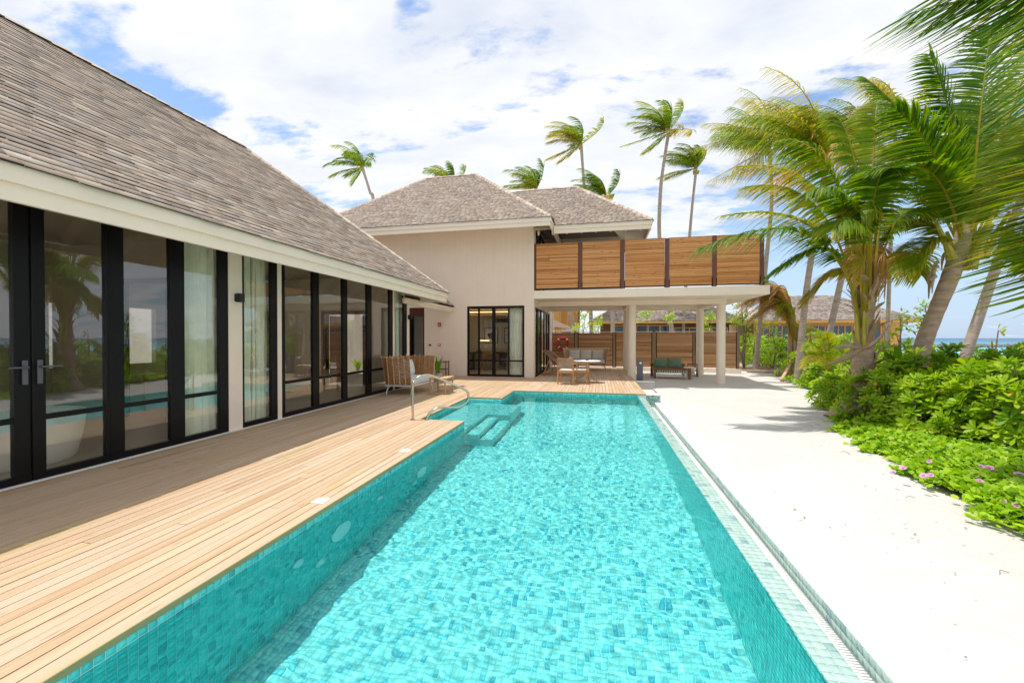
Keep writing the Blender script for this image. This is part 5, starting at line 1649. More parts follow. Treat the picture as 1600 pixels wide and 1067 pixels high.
def trunk(root, pts, radii, mat, n=10, rings=.12, name='trunk', label=None):
    pts = smooth_path(pts, 6)
    # slight swellings at the leaf scars
    out, rr = [], []
    m = len(pts)
    acc = 0
    for i, p in enumerate(pts):
        f = i / (m - 1) * (len(radii) - 1); k = min(int(f), len(radii) - 2)
        r = radii[k] + (radii[k + 1] - radii[k]) * (f - k)
        out.append(p); rr.append(r * (1 + .018 * math.sin(i * 2.4)))
    g = MB(); g.tube([p - Vector(root.location) for p in out], rr, n); o = g.build(name, mat, root, False)
    if label: o['label'] = label
    return o
def ground_pt(px, w, z=-.22):
    """ground point under photo column px at depth w"""
    p = at(px, 528, w); return Vector((p.x, p.y, z))
def far_palm(label, crown, base_px, w, mids, nf=15, L=3.5, tone=.38, r=.13, seed=1, wk=.42, gk=.16, leafL=.75, group='tall coconut palms bending in the wind', up=.6, spec=None, nl=34):
    rd = random.Random(seed)
    b = ground_pt(base_px, w, -.3)
    c = at(crown[0], crown[1], w)
    root = empty('coconut_palm', b, 0, label, 'palm tree', group)
    pts = [b] + [at(x, y, w) for (x, y) in mids] + [c]
    trunk(root, pts, [r * 1.5, r * 1.05, r, r * .9, r * .75, r * .9], M_trunk, 9)
    for i in range(nf):
        az = i * 2.399 + rd.uniform(-.3, .3)
        el = rd.uniform(-.35, .7) if i % 3 == 0 else rd.uniform(.55, 1.45)
        d = Vector((math.cos(az) * math.cos(el), math.sin(az) * math.cos(el), math.sin(el) * (up + .35) + .1)) + WIND * .42
        l = L * rd.uniform(.62, 1.05) * (.8 if math.cos(az) > .4 else 1)
        P = curve_frond(c + Vector((0, 0, .02)), d, l, rd, wk * rd.uniform(.7, 1.3), gk * rd.uniform(.6, 1.6))
        tn = tone + rd.uniform(-.14, .18) + (.16 if el < .1 else 0)
        V, F, TN = frond_mesh(P, leafL * rd.uniform(1.05, 1.4), nl, tn, rd, .70 if w > 27 else .25, .42, .12, .036 if w > 27 else .031, 3, .60, .03, dry=.04, hang=.1 if w > 27 else .55)
        add_frond(root, V, F, TN)
    g = MB()
    for i in range(7):
        a = rd.uniform(0, 6.28); q = c - b + Vector((.16 * math.cos(a), .16 * math.sin(a), -.18 - .14 * rd.random()))
        g.lathe([(.0, -.11), (.08, -.06), (.10, 0), (.08, .07), (.0, .11)], q, 8)
    o = g.build('coconuts', M_rachis, root, False); o['kind'] = 'stuff'
    return root
G1 = 'tall coconut palms behind the two storey house'
far_palm('coconut palm leaning left above the near roof ridge, leftmost of all the palms', (566, 262), 600, 38, [(585, 330), (578, 300)], 20, 3.7, .26, .15, 3, wk=.50, gk=.28, group=G1)
far_palm('coconut palm whose green top just clears the main roof ridge, left of the peak', (708, 292), 725, 36, [(722, 420), (714, 340)], 19, 3.6, .28, .15, 5, group=G1)
far_palm('coconut palm top showing behind the notch between the two house roofs', (838, 296), 910, 34, [(880, 450), (850, 340)], 19, 3.3, .36, .15, 8, group=G1)
far_palm('slender palm with yellow green crown blown left above the right roof', (908, 226), 926, 33, [(920, 420), (913, 300)], 19, 3.5, .48, .14, 11, group=G1, wk=.55)
far_palm('coconut palm partly hidden behind the right hand roof slope', (948, 308), 957, 30, [(957, 480), (951, 380)], 19, 3.0, .33, .15, 13, group=G1)
far_palm('tallest palm with curved trunk standing between the roof and the right hand palms', (1045, 206), 1053, 30, [(1046, 480), (1031, 380), (1032, 300), (1038, 250)], 22, 3.3, .40, .14, 17, group=G1, wk=.45)
far_palm('smaller palm just right of the tallest curved palm, above the balcony screen', (1088, 264), 1066, 31, [(1070, 470), (1080, 340)], 19, 3.2, .38, .12, 19, group=G1)
G2 = 'coconut palms grouped to the right of the balcony'
far_palm('palm with large ragged crown directly behind the right end of the balcony', (1202, 232), 1180, 22, [(1186, 520), (1198, 400), (1206, 310)], 21, 3.9, .40, .11, 23, group=G2, leafL=.85, nl=40)
far_palm('palm with dark leaning trunk crossing the thatched villa roof', (1292, 246), 1247, 15.5, [(1253, 520), (1262, 440), (1278, 340)], 21, 4.4, .46, .11, 29, group=G2, leafL=.85, wk=.38, gk=.12, nl=44)
far_palm('palm with pale leaning trunk just left of the thick stemmed young palm', (1352, 236), 1280, 17, [(1296, 520), (1318, 420), (1336, 330)], 18, 3.8, .42, .115, 31, group=G2, leafL=.85, nl=40)
far_palm('palm with pale slanting trunk rising above the shrubs toward the sea', (1618, 262), 1490, 13, [(1512, 545), (1545, 450), (1580, 350)], 18, 3.3, .50, .135, 37, group=G2, leafL=.8, nl=40)
far_palm('tall rear palm showing one curled brown frond against the sky', (1400, 190), 1385, 19, [(1388, 480), (1394, 320)], 13, 3.5, .50, .08, 43, group=G2, leafL=.8)

def px_frond(root, p0, c, tip, w, dw, leafL, nl, tone, rd, **k):
    a, b_, c_ = at(p0[0], p0[1], w), at(c[0], c[1], w + dw * .5), at(tip[0], tip[1], w + dw)
    V, F, TN = frond_mesh(bez(a, b_, c_), leafL, nl, tone, rd, **k)
    return add_frond(root, V, F, TN)
# --- thick young palm at the edge of the beach
rd = random.Random(51)
w = 8.7
root = empty('young_palm', ground_pt(1332, w), 0, 'thick young palm with shaggy fibrous stem at the edge of the white sand', 'palm tree')
trunk(root, [at(1322, 662, w), at(1334, 636, w), at(1345, 600, w), at(1348, 560, w), at(1352, 500, w), at(1358, 450, w)], [.42, .32, .17, .17, .20, .17, .13, .10], M_trunkn, 14)
for i in range(46):   # torn sheaths round the stem
    t = rd.random(); a = rd.uniform(0, 2 * PI)
    c0 = at(1347, 600, w).lerp(at(1356, 420, w), t)
    r0 = .165 + .03 * math.sin(9 * t)
    o_ = Vector((math.cos(a), math.sin(a), 0)); s_ = Vector((-o_.y, o_.x, 0))
    q = c0 + o_ * r0 - Vector(root.location); L = rd.uniform(.22, .62); wd = rd.uniform(.04, .10)
    flare = rd.uniform(.0, .5) if rd.random() < .7 else rd.uniform(.5, 1.2)
    vs, fs = [], []
    for k in range(6):
        f = k / 5
        p = q + Vector((0, 0, L * f * (1 - .3 * flare * f))) + o_ * (flare * L * f * f) + s_ * (.04 * math.sin(5 * f + a))
        ww = wd * (1 - f) ** .5 * (1 + .25 * math.sin(7 * f + i))
        vs += [p - s_ * ww, p + o_ * .018, p + s_ * ww]
    for k in range(5):
        b_ = 3 * k; fs += [(b_, b_ + 1, b_ + 4, b_ + 3), (b_ + 1, b_ + 2, b_ + 5, b_ + 4)]
    g = MB(); g.add(vs, fs, None, True); g.build('leaf_sheath', M_fibre, root, False)
for (tip, mid, ww) in (((1292, 570), (1325, 560), .07), ((1330, 505), (1330, 530), .09), ((1395, 500), (1372, 540), .05), ((1300, 545), (1330, 535), .05)):
    P = bez(at(1348, 545, w - .2), at(mid[0], mid[1], w - .35), at(tip[0], tip[1], w - .5), 9)
    vs, fs = [], []
    for k, p in enumerate(P):
        f = k / 8; wq = ww * math.sin(PI * (.15 + .83 * f)) ; vs += [p - Vector((0, 0, wq)) - Vector(root.location), p + Vector((0, -.03, 0)) - Vector(root.location), p + Vector((0, .02, wq)) - Vector(root.location)]
    for k in range(8):
        b_ = 3 * k; fs += [(b_, b_ + 1, b_ + 4, b_ + 3), (b_ + 1, b_ + 2, b_ + 5, b_ + 4)]
    g = MB(); g.add(vs, fs, None, True); g.build('dry_sheath', M_fibre, root, False)
KF = [((1345, 525), (1322, 285), (1094, 388), -.9, .22, .72), ((1342, 520), (1315, 260), (1165, 292), .9, .50, .60), ((1350, 520), (1335, 215), (1222, 222), .4, .42, .6),
      ((1350, 520), (1352, 200), (1300, 178), .6, .34, .6), ((1356, 520), (1372, 240), (1432, 205), .6, .40, .6), ((1358, 520), (1380, 290), (1462, 330), -.4, .32, .6),
      ((1346, 525), (1345, 345), (1262, 470), .5, .58, .7), ((1343, 525), (1330, 315), (1205, 428), -.5, .30, .55), ((1358, 525), (1385, 320), (1440, 430), .7, .45, .6),
      ((1347, 522), (1330, 230), (1150, 262), 1.7, .60, .5), ((1353, 520), (1356, 250), (1392, 262), -1.2, .22, .6), ((1344, 522), (1325, 300), (1130, 338), .2, .48, .6),
      ((1350, 522), (1340, 250), (1262, 300), -1.3, .28, .6), ((1352, 520), (1350, 280), (1300, 360), -1.5, .35, .6), ((1355, 520), (1372, 260), (1345, 330), -1.0, .40, .6), ((1350, 520), (1365, 215), (1370, 160), .9, .36, .6)]
for (p0, c, tip, dw, tn, lf) in KF:
    px_frond(root, p0, c, tip, w, dw, lf * 1.25, 84, tn + .02, rd, windk=.28, droop=.36, bare=.42, lw=.027, seg=4, splay=.80, rr=.028, dry=.05, hang=.28)
for i in range(9):   # curled dry leaflets and dead fronds inside the crown
    x0 = rd.uniform(1300, 1400)
    px_frond(root, (1350, 470), (x0, 330), (x0 + rd.uniform(-60, 40), rd.uniform(390, 470)), w, rd.uniform(-.8, .8), .55, 34, rd.uniform(.62, .9), rd, windk=.30, droop=.75, bare=.3, lw=.014, seg=4, splay=.6, rr=.018, dry=.3, hang=.4)
for i in range(9):   # bare yellow leaf stalks
    x1 = 1352 + (i - 4) * 6
    g = MB(); P = bez(at(1350 + (i - 4) * 2.2, 545, w + rd.uniform(-.15, .15)), at(1350 + (i - 4) * 3.5, 450, w + rd.uniform(-.2, .2)), at(x1, 330, w + rd.uniform(-.3, .3)), 6)
    g.tube([p - Vector(root.location) for p in P], [.045, .036, .03, .026, .022, .018], 6); g.build('leaf_stalk', M_rachis, root, False)

# --- leaning palm by the shrubs
rd = random.Random(63)
w = 8.3
root = empty('leaning_palm', ground_pt(1418, w), 0, 'big leaning palm with ringed brown trunk rising from the shrubs on the right', 'palm tree')
trunk(root, [ground_pt(1418, w, -.3), at(1428, 600, w), at(1442, 540, w), at(1462, 488, w), at(1486, 430, w), at(1502, 380, w), at(1510, 350, w)], [.21, .175, .14, .13, .145, .135, .12], M_trunkn, 16)
LF = [((1505, 400), (1518, 240), (1452, 84), .3, .22, .70), ((1512, 395), (1528, 200), (1548, 40), .5, .24, .70), ((1500, 395), (1470, 210), (1352, 122), .9, .26, .68), ((1520, 390), (1600, 230), (1690, 190), .2, .3, .7),
      ((1512, 390), (1585, 150), (1628, 36), .8, .34, .68), ((1500, 400), (1440, 300), (1372, 392), .6, .46, .62), ((1518, 395), (1580, 310), (1625, 430), .7, .42, .6), ((1502, 395), (1455, 255), (1318, 292), 1.0, .40, .62),
      ((1504, 395), (1488, 240), (1400, 172), -.4, .30, .65), ((1508, 390), (1520, 230), (1492, 172), 1.6, .36, .6), ((1515, 390), (1560, 200), (1590, 130), 1.6, .58, .6), ((1500, 400), (1460, 330), (1420, 430), -.2, .52, .55),
      ((1510, 395), (1540, 260), (1560, 300), -.8, .34, .6), ((1505, 392), (1480, 260), (1430, 260), -1.0, .28, .62), ((1516, 392), (1575, 240), (1640, 280), -.6, .36, .62)]
for (p0, c, tip, dw, tn, lf) in LF:
    px_frond(root, p0, c, tip, w, dw, lf * 1.2, 96, tn + .01, rd, windk=.30, droop=.22, bare=.20, lw=.027, seg=4, splay=.95, rr=.032, dry=.02)
for i in range(8):
    a = i * .8; c0 = at(1503 + (i % 4) * 5, 400 - (i // 4) * 14, w + (.15 if i % 2 else -.15))
    P = bez(c0 + Vector((.16 * math.cos(a), .16 * math.sin(a), -.25)), c0 + Vector((.26 * math.cos(a), .26 * math.sin(a), .1)), c0 + Vector((.5 * math.cos(a), .5 * math.sin(a), .6)), 6)
    g = MB(); g.tube([p - Vector(root.location) for p in P], [.10, .075, .055, .045, .036, .03], 7); g.build('leaf_stalk', M_rachis, root, False)
for i in range(7):
    a = rd.uniform(2, 5); c0 = at(1478 + i * 4, 440 - i * 8, w)
    g = MB(); P = bez(c0 + Vector((.26 * math.cos(a), .2 * math.sin(a), 0)), c0 + Vector((.34 * math.cos(a), .3 * math.sin(a), .05)), c0 + Vector((.34 * math.cos(a), .3 * math.sin(a), -.35)), 5)
    g.tube([p - Vector(root.location) for p in P], [.04, .035, .03, .02, .008], 5); g.build('dry_sheath', M_fibre, root, False)

# --- palm outside the frame at right: its fronds hang into the picture
rd = random.Random(77)
w = 5.0
root = empty('overhanging_palm', ground_pt(1900, 5.4), 0, 'near palm at the right edge whose long fronds hang into view', 'palm tree')
cc = at(1880, 120, 5.2)
trunk(root, [ground_pt(1900, 5.4, -.3), at(1905, 500, 5.3), cc], [.30, .22, .2, .2], M_trunkn, 12)
NF = [((1880, 90), (1670, -60), (1420, 22), 5.0, -.3, .26, 1.25, 62, 1), ((1900, 60), (1720, -60), (1540, 70), 5.6, .6, .50, .9, 60, 1), ((1860, 150), (1655, 200), (1640, 470), 4.6, -.3, .34, 1.25, 46, 0), ((1860, 150), (1700, 180), (1600, 300), 4.9, .2, .46, 1.15, 46, 0),
      ((1880, 130), (1760, 260), (1660, 360), 4.4, -.2, .40, 1.2, 44, 0), ((1860, 150), (1640, 120), (1606, 400), 4.7, 0, .36, 1.2, 50, 0), ((1860, 150), (1690, 260), (1622, 440), 4.3, 0, .50, 1.25, 46, 0), ((1880, 90), (1700, -90), (1480, -20), 4.8, 0, .30, 1.2, 60, 1), ((1880, 80), (1760, -120), (1560, -60), 5.6, .5, .55, .9, 60, 1), ((1880, 120), (1960, 200), (2000, 420), 5.0, 0, .4, 1.0, 60, 0), ((1880, 90), (1950, -100), (2080, 0), 5.2, 0, .35, 1.0, 60, 0)]
for (p0, c, tip, w, dw, tn, lf, nl, up_) in NF:
    px_frond(root, p0, c, tip, w, dw, lf, nl, tn, rd, windk=.40 if up_ else 1.0, droop=.10, bare=.12, lw=.040 if up_ else .030, seg=5, splay=.60 if up_ else .42, rr=.024, dry=.02, hang=.75 if up_ else 0)

# --- wind-bent bundled palm by the path, with its wooden prop
rd = random.Random(81)
w = 19.6
root = empty('bent_palm', ground_pt(1241, w), 0, 'small wind bent palm with orange dry fronds folded left beside the path', 'palm tree')
for i in range(12):
    x = 1241 + rd.uniform(-11, 9)
    P = bez(ground_pt(x + rd.uniform(-3, 3), w + rd.uniform(-.2, .2)), at(x, 540, w), at(1236 + rd.uniform(-8, 6), 480, w), 6)
    g = MB(); g.tube([p - Vector(root.location) for p in P], [.09, .075, .06, .05, .04, .03], 6); g.build('stem', M_fibre, root, False)
for i in range(38):
    tn = rd.uniform(.50, 1.0)
    x = rd.uniform(1150, 1215)
    px_frond(root, (1240 + rd.uniform(-8, 8), 545), (1236 + rd.uniform(-20, 12), rd.uniform(395, 440)), (x, rd.uniform(455, 520) - (x - 1150) * .2), w, rd.uniform(-1, 1), .80, 44, tn, rd, windk=.6, droop=.5, bare=.25, lw=.026, seg=3, splay=.4, rr=.022, dry=.2)
for i in range(5):
    px_frond(root, (1243, 540), (1250 + 8 * i, 480), (1225 + 22 * i, 520 + 10 * i), w, rd.uniform(-1, 1), .55, 26, rd.uniform(.3, .6), rd, windk=.4, droop=.6, bare=.2, lw=.024, seg=3, splay=.4, rr=.02)
pr = MB(); p, q = on(1221, 594, z=-.22), at(1252, 540, 19.2)
pr.beam(p, q, .11, .11); tag(pr.build('wooden_prop', M_oak, bevel=.01), 'slanting wooden prop leaning against the wind bent palm', 'prop')

# ================================================================== SHRUBS
def leaf_mesh(name, L, W, mat, cup=.12):
    """obovate leaf, base at origin, along +Y, 12 triangles"""
    prof = [(0, .10), (.3, .42), (.62, .92), (.86, .86), (1.0, .30)]
    vs, fs = [], []
    for (t, w_) in prof:
        z = -cup * L * t * t
        vs += [(-W / 2 * w_, t * L, z + .10 * W * w_), (0, t * L, z), (W / 2 * w_, t * L, z + .10 * W * w_)]
    for k in range(len(prof) - 1):
        b_ = 3 * k; fs += [(b_, b_ + 1, b_ + 4, b_ + 3), (b_ + 1, b_ + 2, b_ + 5, b_ + 4)]
    return vs, fs
def build_leaves(name, LM, mats, tones, parent, mat):
    co = np.array(LM[0], dtype=np.float32); F = np.array(LM[1])
    M = np.array([[list(r_) for r_ in m_] for m_ in mats], dtype=np.float32)
    V = (np.einsum('kij,nj->kni', M[:, :3, :3], co) + M[:, None, :3, 3]).reshape(-1, 3)
    FF = (F[None] + (np.arange(len(M)) * len(co))[:, None, None]).reshape(-1, 4)
    tn = np.repeat(np.array(tones, dtype=np.float32), len(co))
    me = npmesh(name, V, FF, mat, True, tn)
    return me
def basis(d, up, L):
    y = d.normalized(); x = y.cross(up)
    if x.length < .05: x = y.cross(Vector((1, 0, 0)))
    x.normalize(); z = x.cross(y)
    return Matrix(((x.x, y.x, z.x, 0), (x.y, y.y, z.y, 0), (x.z, y.z, z.z, 0), (0, 0, 0, 1))) @ Matrix.Scale(L, 4)
UNIT_LEAF = leaf_mesh('leaf', 1.12, .37, None)
def shrub(c, r, h, label, seed, ros=90, leaf=.15, tone=.45, nleaf=12, singles=0, group='broad leaved beach shrubs', mat=None, name='beach_shrub', ry=None, openness=.15):
    rd = random.Random(seed)
    root = empty(name, c, 0, label, 'shrub', group)
    mats, tones = [], []
    lobes = [(rd.uniform(0, 6.28), rd.uniform(.6, 1.1), rd.uniform(.5, 1)) for _ in range(5)]
    stems = MB()
    for i in range(ros):
        # point on a lumpy dome, sometimes inside
        z = rd.random() ** .8; a = rd.uniform(0, 2 * PI)
        rad = math.sqrt(max(0, 1 - z * z * .92))
        lump = 1 + .16 * math.sin(3 * a + lobes[0][0]) + .12 * math.sin(5 * a + 4 * z + lobes[1][0]) + rd.uniform(-.16, .12)
        ins = 1 if rd.random() > openness else rd.uniform(.55, .9)
        p = Vector((math.cos(a) * rad * r * lump * ins, math.sin(a) * rad * (ry or r) * lump * ins, max(.05, (z * h * (1 + .12 * math.sin(4 * a + lobes[2][0])) + rd.uniform(-.05, .08)) * ins)))
        n = Vector((p.x / r, p.y / r, .5 + 1.1 * p.z / h)).normalized()
        n = (n + Vector((rd.gauss(0, .28), rd.gauss(0, .28), rd.gauss(0, .2)))).normalized()
        s1 = n.cross(Vector((0, 0, 1)));
        if s1.length < .1: s1 = Vector((1, 0, 0))
        s1.normalize(); s2 = n.cross(s1)
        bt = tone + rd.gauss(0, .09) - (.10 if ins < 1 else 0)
        ls = leaf * rd.uniform(.8, 1.25)
        if i % 3 == 0:
            q0 = Vector((p.x * .25, p.y * .25, 0)); stems.tube([q0, (q0 + p) * .5 + Vector((0, 0, .06)), p], [.014, .010, .007], 4, False)
        for k in range(nleaf):
            f = k / nleaf
            aa = k * 2.399 + i
            lift = .25 + 1.15 * f          # outer leaves spread, inner leaves stand up
            d = s1 * math.cos(aa) + s2 * math.sin(aa)
            d = (d * (1.15 - .6 * f) + n * lift * .8).normalized()
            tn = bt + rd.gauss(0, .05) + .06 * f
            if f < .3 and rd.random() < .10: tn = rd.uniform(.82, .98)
            mats.append(Matrix.Translation(p - n * .02) @ basis(d, n, ls * (1 - .35 * f) * rd.uniform(.85, 1.1))); tones.append(min(1, max(0, tn)))
    o = stems.build('stems', M_stem, root, False); o['kind'] = 'stuff'
    idx = list(range(len(mats)))
    if singles:
        ck = CAM - Vector(c)
        idx.sort(key=lambda i_: (mats[i_].translation - ck).length)
        for i_ in idx[:singles]:
            key = round(tones[i_], 1)
            if key not in LEAFC:
                LEAFC[key] = npmesh('leaf', np.array(UNIT_LEAF[0]), np.array(UNIT_LEAF[1]), M_bush, True, [key] * len(UNIT_LEAF[0]))
            lo_ = bpy.data.objects.new('leaf', LEAFC[key]); COL.objects.link(lo_); lo_.parent = root; lo_.matrix_basis = mats[i_]
        idx = idx[singles:]
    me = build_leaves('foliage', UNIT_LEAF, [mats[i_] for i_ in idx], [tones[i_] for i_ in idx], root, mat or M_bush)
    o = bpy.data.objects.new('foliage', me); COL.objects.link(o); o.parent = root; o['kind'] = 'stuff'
    return root
LEAFC = {}
B = [  # px, depth, radius, height, rosettes, leaf, tone, singles, label
 (1392, 7.9, .72, 1.06, 130, .155, .50, 60, 'bright green shrub wrapped round the foot of the thick young palm'),
 (1478, 7.0, .78, 1.06, 130, .16, .50, 90, 'bright shrub with yellowing leaves directly above the vine patch, centre of the front row'),
 (1556, 6.5, .80, 1.14, 140, .17, .52, 90, 'tallest light green shrub of the front row, right of the yellowing one'),
 (1640, 5.9, .95, 1.25, 140, .17, .46, 60, 'large shrub cut by the right edge of the picture, front row'),
 (1312, 9.9, .55, .80, 80, .15, .52, 0, 'low bright shrub left of the thick palm stem, at the edge of the sand'),
 (1372, 9.6, .75, 1.05, 100, .16, .46, 0, 'round shrub just behind the thick young palm, toward the path'),
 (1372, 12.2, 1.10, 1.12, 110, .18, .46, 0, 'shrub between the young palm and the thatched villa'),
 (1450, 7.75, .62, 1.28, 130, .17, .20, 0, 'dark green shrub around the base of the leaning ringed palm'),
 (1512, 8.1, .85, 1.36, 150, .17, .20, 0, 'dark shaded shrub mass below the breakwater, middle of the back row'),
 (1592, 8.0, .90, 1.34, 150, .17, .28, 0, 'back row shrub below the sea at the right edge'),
 (1560, 13.5, 1.5, 1.18, 120, .20, .36, 0, 'farthest right shrub whose top meets the turquoise water'),
 (1655, 12.0, 1.5, 1.5, 120, .20, .36, 0, 'shrub just beyond the right edge of the view, second row'),
 (1305, 14.2, 1.0, 1.0, 90, .19, .45, 0, 'low shrub at the bend of the sand path'),
 (1275, 17.5, 1.1, 1.25, 100, .20, .42, 0, 'shrub right beside the foot of the wind bent palm'),
 (1335, 18.0, 1.6, 1.50, 110, .22, .42, 0, 'wide shrub below the windows of the thatched villa'),
 (1400, 17.0, 1.6, 1.45, 110, .22, .40, 0, 'shrub in front of the end wall of the thatched villa'),
 (1215, 24.5, 1.4, 1.7, 100, .24, .45, 0, 'shrub behind the wooden prop'),
 (1262, 24.5, 1.7, 1.8, 100, .24, .42, 0, 'shrub behind the wind bent palm'),
 (1310, 25.0, 1.9, 1.8, 110, .26, .45, 0, 'far shrub left of the pale leaning trunk, near the villa'),
 (1180, 27.5, 1.6, 1.8, 100, .24, .46, 0, 'shrub just past the right end of the slat fence'),
 (1465, 18.5, 2.0, 1.25, 110, .24, .30, 0, 'low far shrub behind the leaning ringed palm'),
]
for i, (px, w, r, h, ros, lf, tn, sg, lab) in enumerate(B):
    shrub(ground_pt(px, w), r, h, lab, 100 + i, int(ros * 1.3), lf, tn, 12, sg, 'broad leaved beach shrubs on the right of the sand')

# broad strap leaved plant between shrubs
rd = random.Random(90)
w = 8.9; root = empty('strap_leaf_plant', ground_pt(1408, w), 0, 'dark plant with broad arching strap leaves between the two near palms', 'plant')
b0 = at(1410, 596, w)
for (tip, mid, wd, tn) in (((1382, 552), (1402, 560), .10, .16), ((1380, 560), (1395, 552), .12, .18), ((1424, 546), (1416, 560), .12, .25), ((1462, 545), (1446, 548), .13, .38), ((1440, 536), (1432, 552), .13, .42), ((1400, 540), (1404, 560), .11, .22), ((1366, 580), (1385, 556), .10, .3)):
    P = bez(b0 - Vector((0, 0, .3)), at(mid[0], mid[1], w - .1), at(tip[0], tip[1], w + rd.uniform(-.4, .3)), 9)
    vs, fs = [], []
    for k, p in enumerate(P):
        f = k / 8; ww = wd * math.sin(PI * (.10 + .86 * f)) ** .8
        t_ = (P[min(k + 1, 8)] - P[max(k - 1, 0)]).normalized(); s_ = t_.cross(Vector((0, -1, .2))).normalized()
        p = p - Vector(root.location)
        vs += [p - s_ * ww, p + Vector((0, .03, -.02)), p + s_ * ww]
    for k in range(8):
        q = 3 * k; fs += [(q, q + 1, q + 4, q + 3), (q + 1, q + 2, q + 5, q + 4)]
    g = MB(); g.add(vs, fs, tn, True); g.build('leaf', M_bush, root, False)

for i, (x, y, h, lab) in enumerate(((-9.2, 12.75, .75, 'spiky green plant left of the pair on the white courtyard bench'), (-8.2, 12.8, .6, 'spiky green plant right of the pair on the white courtyard bench'))):
    strap_plant('courtyard_plant', (x, y, .30), 26, h, .32, lab, tone=.45)
# saplings: thin stems with leaf clusters
def sapling(base, tops, label, seed, leaf=.22, n=36, spread=.5, tone=.5, cat='sapling', group=None, mat=None, r=.03):
    rd = random.Random(seed)
    root = empty('sapling', base, 0, label, cat, group)
    b = Vector(base)
    mats, tones = [], []
    for (tp, sp, cnt) in tops:
        g = MB(); mid = (b + tp) * .5 + Vector((rd.uniform(-.15, .15), rd.uniform(-.15, .15), 0))
        g.tube([p - b for p in smooth_path([b, mid, tp], 5)], [r * (1.3 - .9 * i / 10) for i in range(11)], 7); g.build('stem', M_trunk if r > .05 else M_stem, root, False)
        for i in range(cnt):
            a, e = rd.uniform(0, 6.28), rd.uniform(-.7, 1.2)
            d = Vector((math.cos(a) * math.cos(e), math.sin(a) * math.cos(e), math.sin(e)))
            p = tp - b + Vector((rd.gauss(0, sp * .5), rd.gauss(0, sp * .5), rd.gauss(0, sp * .6)))
            mats.append(Matrix.Translation(p) @ basis(d, Vector((rd.gauss(0, .4), rd.gauss(0, .4), 1)), leaf * rd.uniform(.6, 1.2))); tones.append(min(1, max(0, tone + rd.gauss(0, .14))))
    me = build_leaves('foliage', UNIT_LEAF, mats, tones, root, mat or M_bush)
    o = bpy.data.objects.new('foliage', me); COL.objects.link(o); o.parent = root; o['kind'] = 'stuff'
    return root
GS = 'leafy saplings behind the slat fence'
for i, (px, w, tops, lab) in enumerate((
    (915, 25, [((915, 490), .35, 46), ((910, 506), .3, 30)], 'tall yellow green sapling above the fence, behind the rattan backed sofa'),
    (902, 24, [((900, 514), .25, 34)], 'short bright sapling just above the fence over the life ring'),
    (934, 25, [((934, 503), .35, 60), ((929, 511), .3, 30)], 'large leaved sapling above the fence left of the terrace column'),
    (985, 25, [((990, 498), .22, 22), ((987, 508), .2, 16)], 'thin sapling with few leaves right of the terrace column'),
    (1012, 24.5, [((1011, 491), .30, 60)], 'sapling with a round leafy top in front of the wooden villa window'),
    (1050, 25, [((1048, 496), .25, 30), ((1042, 500), .2, 16)], 'sapling beside the rough palm trunks above the fence'),
    (1106, 25, [((1109, 494), .30, 50), ((1100, 505), .3, 40), ((1104, 512), .3, 30)], 'bushy sapling between the two right hand columns'))):
    sapling(ground_pt(px, w), [(at(a, b_, w), sp, c) for ((a, b_), sp, c) in tops], lab, 200 + i, .26, group=GS, tone=.6)
GT = 'scrubby young trees beyond the end of the fence'
for i, (px, w, tops, lab, tn) in enumerate((
    (1163, 22.6, [((1158, 470), .55, 200), ((1168, 500), .5, 170), ((1150, 500), .4, 120), ((1163, 535), .45, 130)], 'scrubby young tree touching the right end of the fence', .42),
    (1185, 23.5, [((1188, 505), .4, 70), ((1180, 530), .4, 80), ((1186, 555), .4, 60)], 'yellowish young tree second from the fence end', .66),
    (1208, 22.5, [((1207, 520), .4, 90), ((1212, 545), .45, 90), ((1200, 565), .4, 70)], 'yellow leaved young tree just left of the wind bent palm', .72),
    (1196, 25, [((1192, 560), .5, 110), ((1204, 575), .4, 80)], 'low leafy young tree behind the wooden prop', .5))):
    sapling(ground_pt(px, w), [(at(a, b_, w), sp, c) for ((a, b_), sp, c) in tops], lab, 300 + i, .20, tone=tn, group=GT, r=.045)
w = 16.5
sapling(ground_pt(1407, w), [(at(1407, 495, w), .22, 36), (at(1400, 520, w), .25, 30), (at(1410, 510, w), .2, 20)], 'slim sapling against the end wall of the thatched villa', 401, .20, tone=.55)
w = 12.5
sapling(ground_pt(1446, w), [(at(1445, 478, w), .18, 50), (at(1440, 500, w), .2, 60), (at(1442, 515, w), .2, 50)], 'leafy climber stem left of the leaning ringed trunk', 402, .16, tone=.40)
w = 11.5
sapling(ground_pt(1553, w), [(at(1560, 516, w), .07, 7), (at(1550, 532, w), .08, 7)], 'thin bare shoot with a few yellow leaves against the sea', 403, .17, tone=.76)
w = 10.5
yc = empty('palm_seedling', ground_pt(1300, 11.5), 0, 'young palm seedling with arching yellow green fronds left of the thick palm', 'palm seedling')
rd = random.Random(14)
for (tip, mid) in (((1255, 575), (1285, 520)), ((1258, 548), (1285, 510)), ((1345, 560), (1320, 515)), ((1290, 520), (1298, 530)), ((1375, 600), (1335, 550)), ((1270, 520), (1290, 505))):
    a, b_, c_ = ground_pt(1300, 11.5), at(mid[0], mid[1], 11.4), at(tip[0], tip[1], 11.2 + rd.uniform(-.5, .5))
    V, F, TN = frond_mesh(bez(a, b_, c_), .34, 34, rd.uniform(.4, .7), rd, windk=.2, droop=.4, bare=.35, lw=.022, seg=3, splay=.8, rr=.014)
    add_frond(yc, V, F, TN)

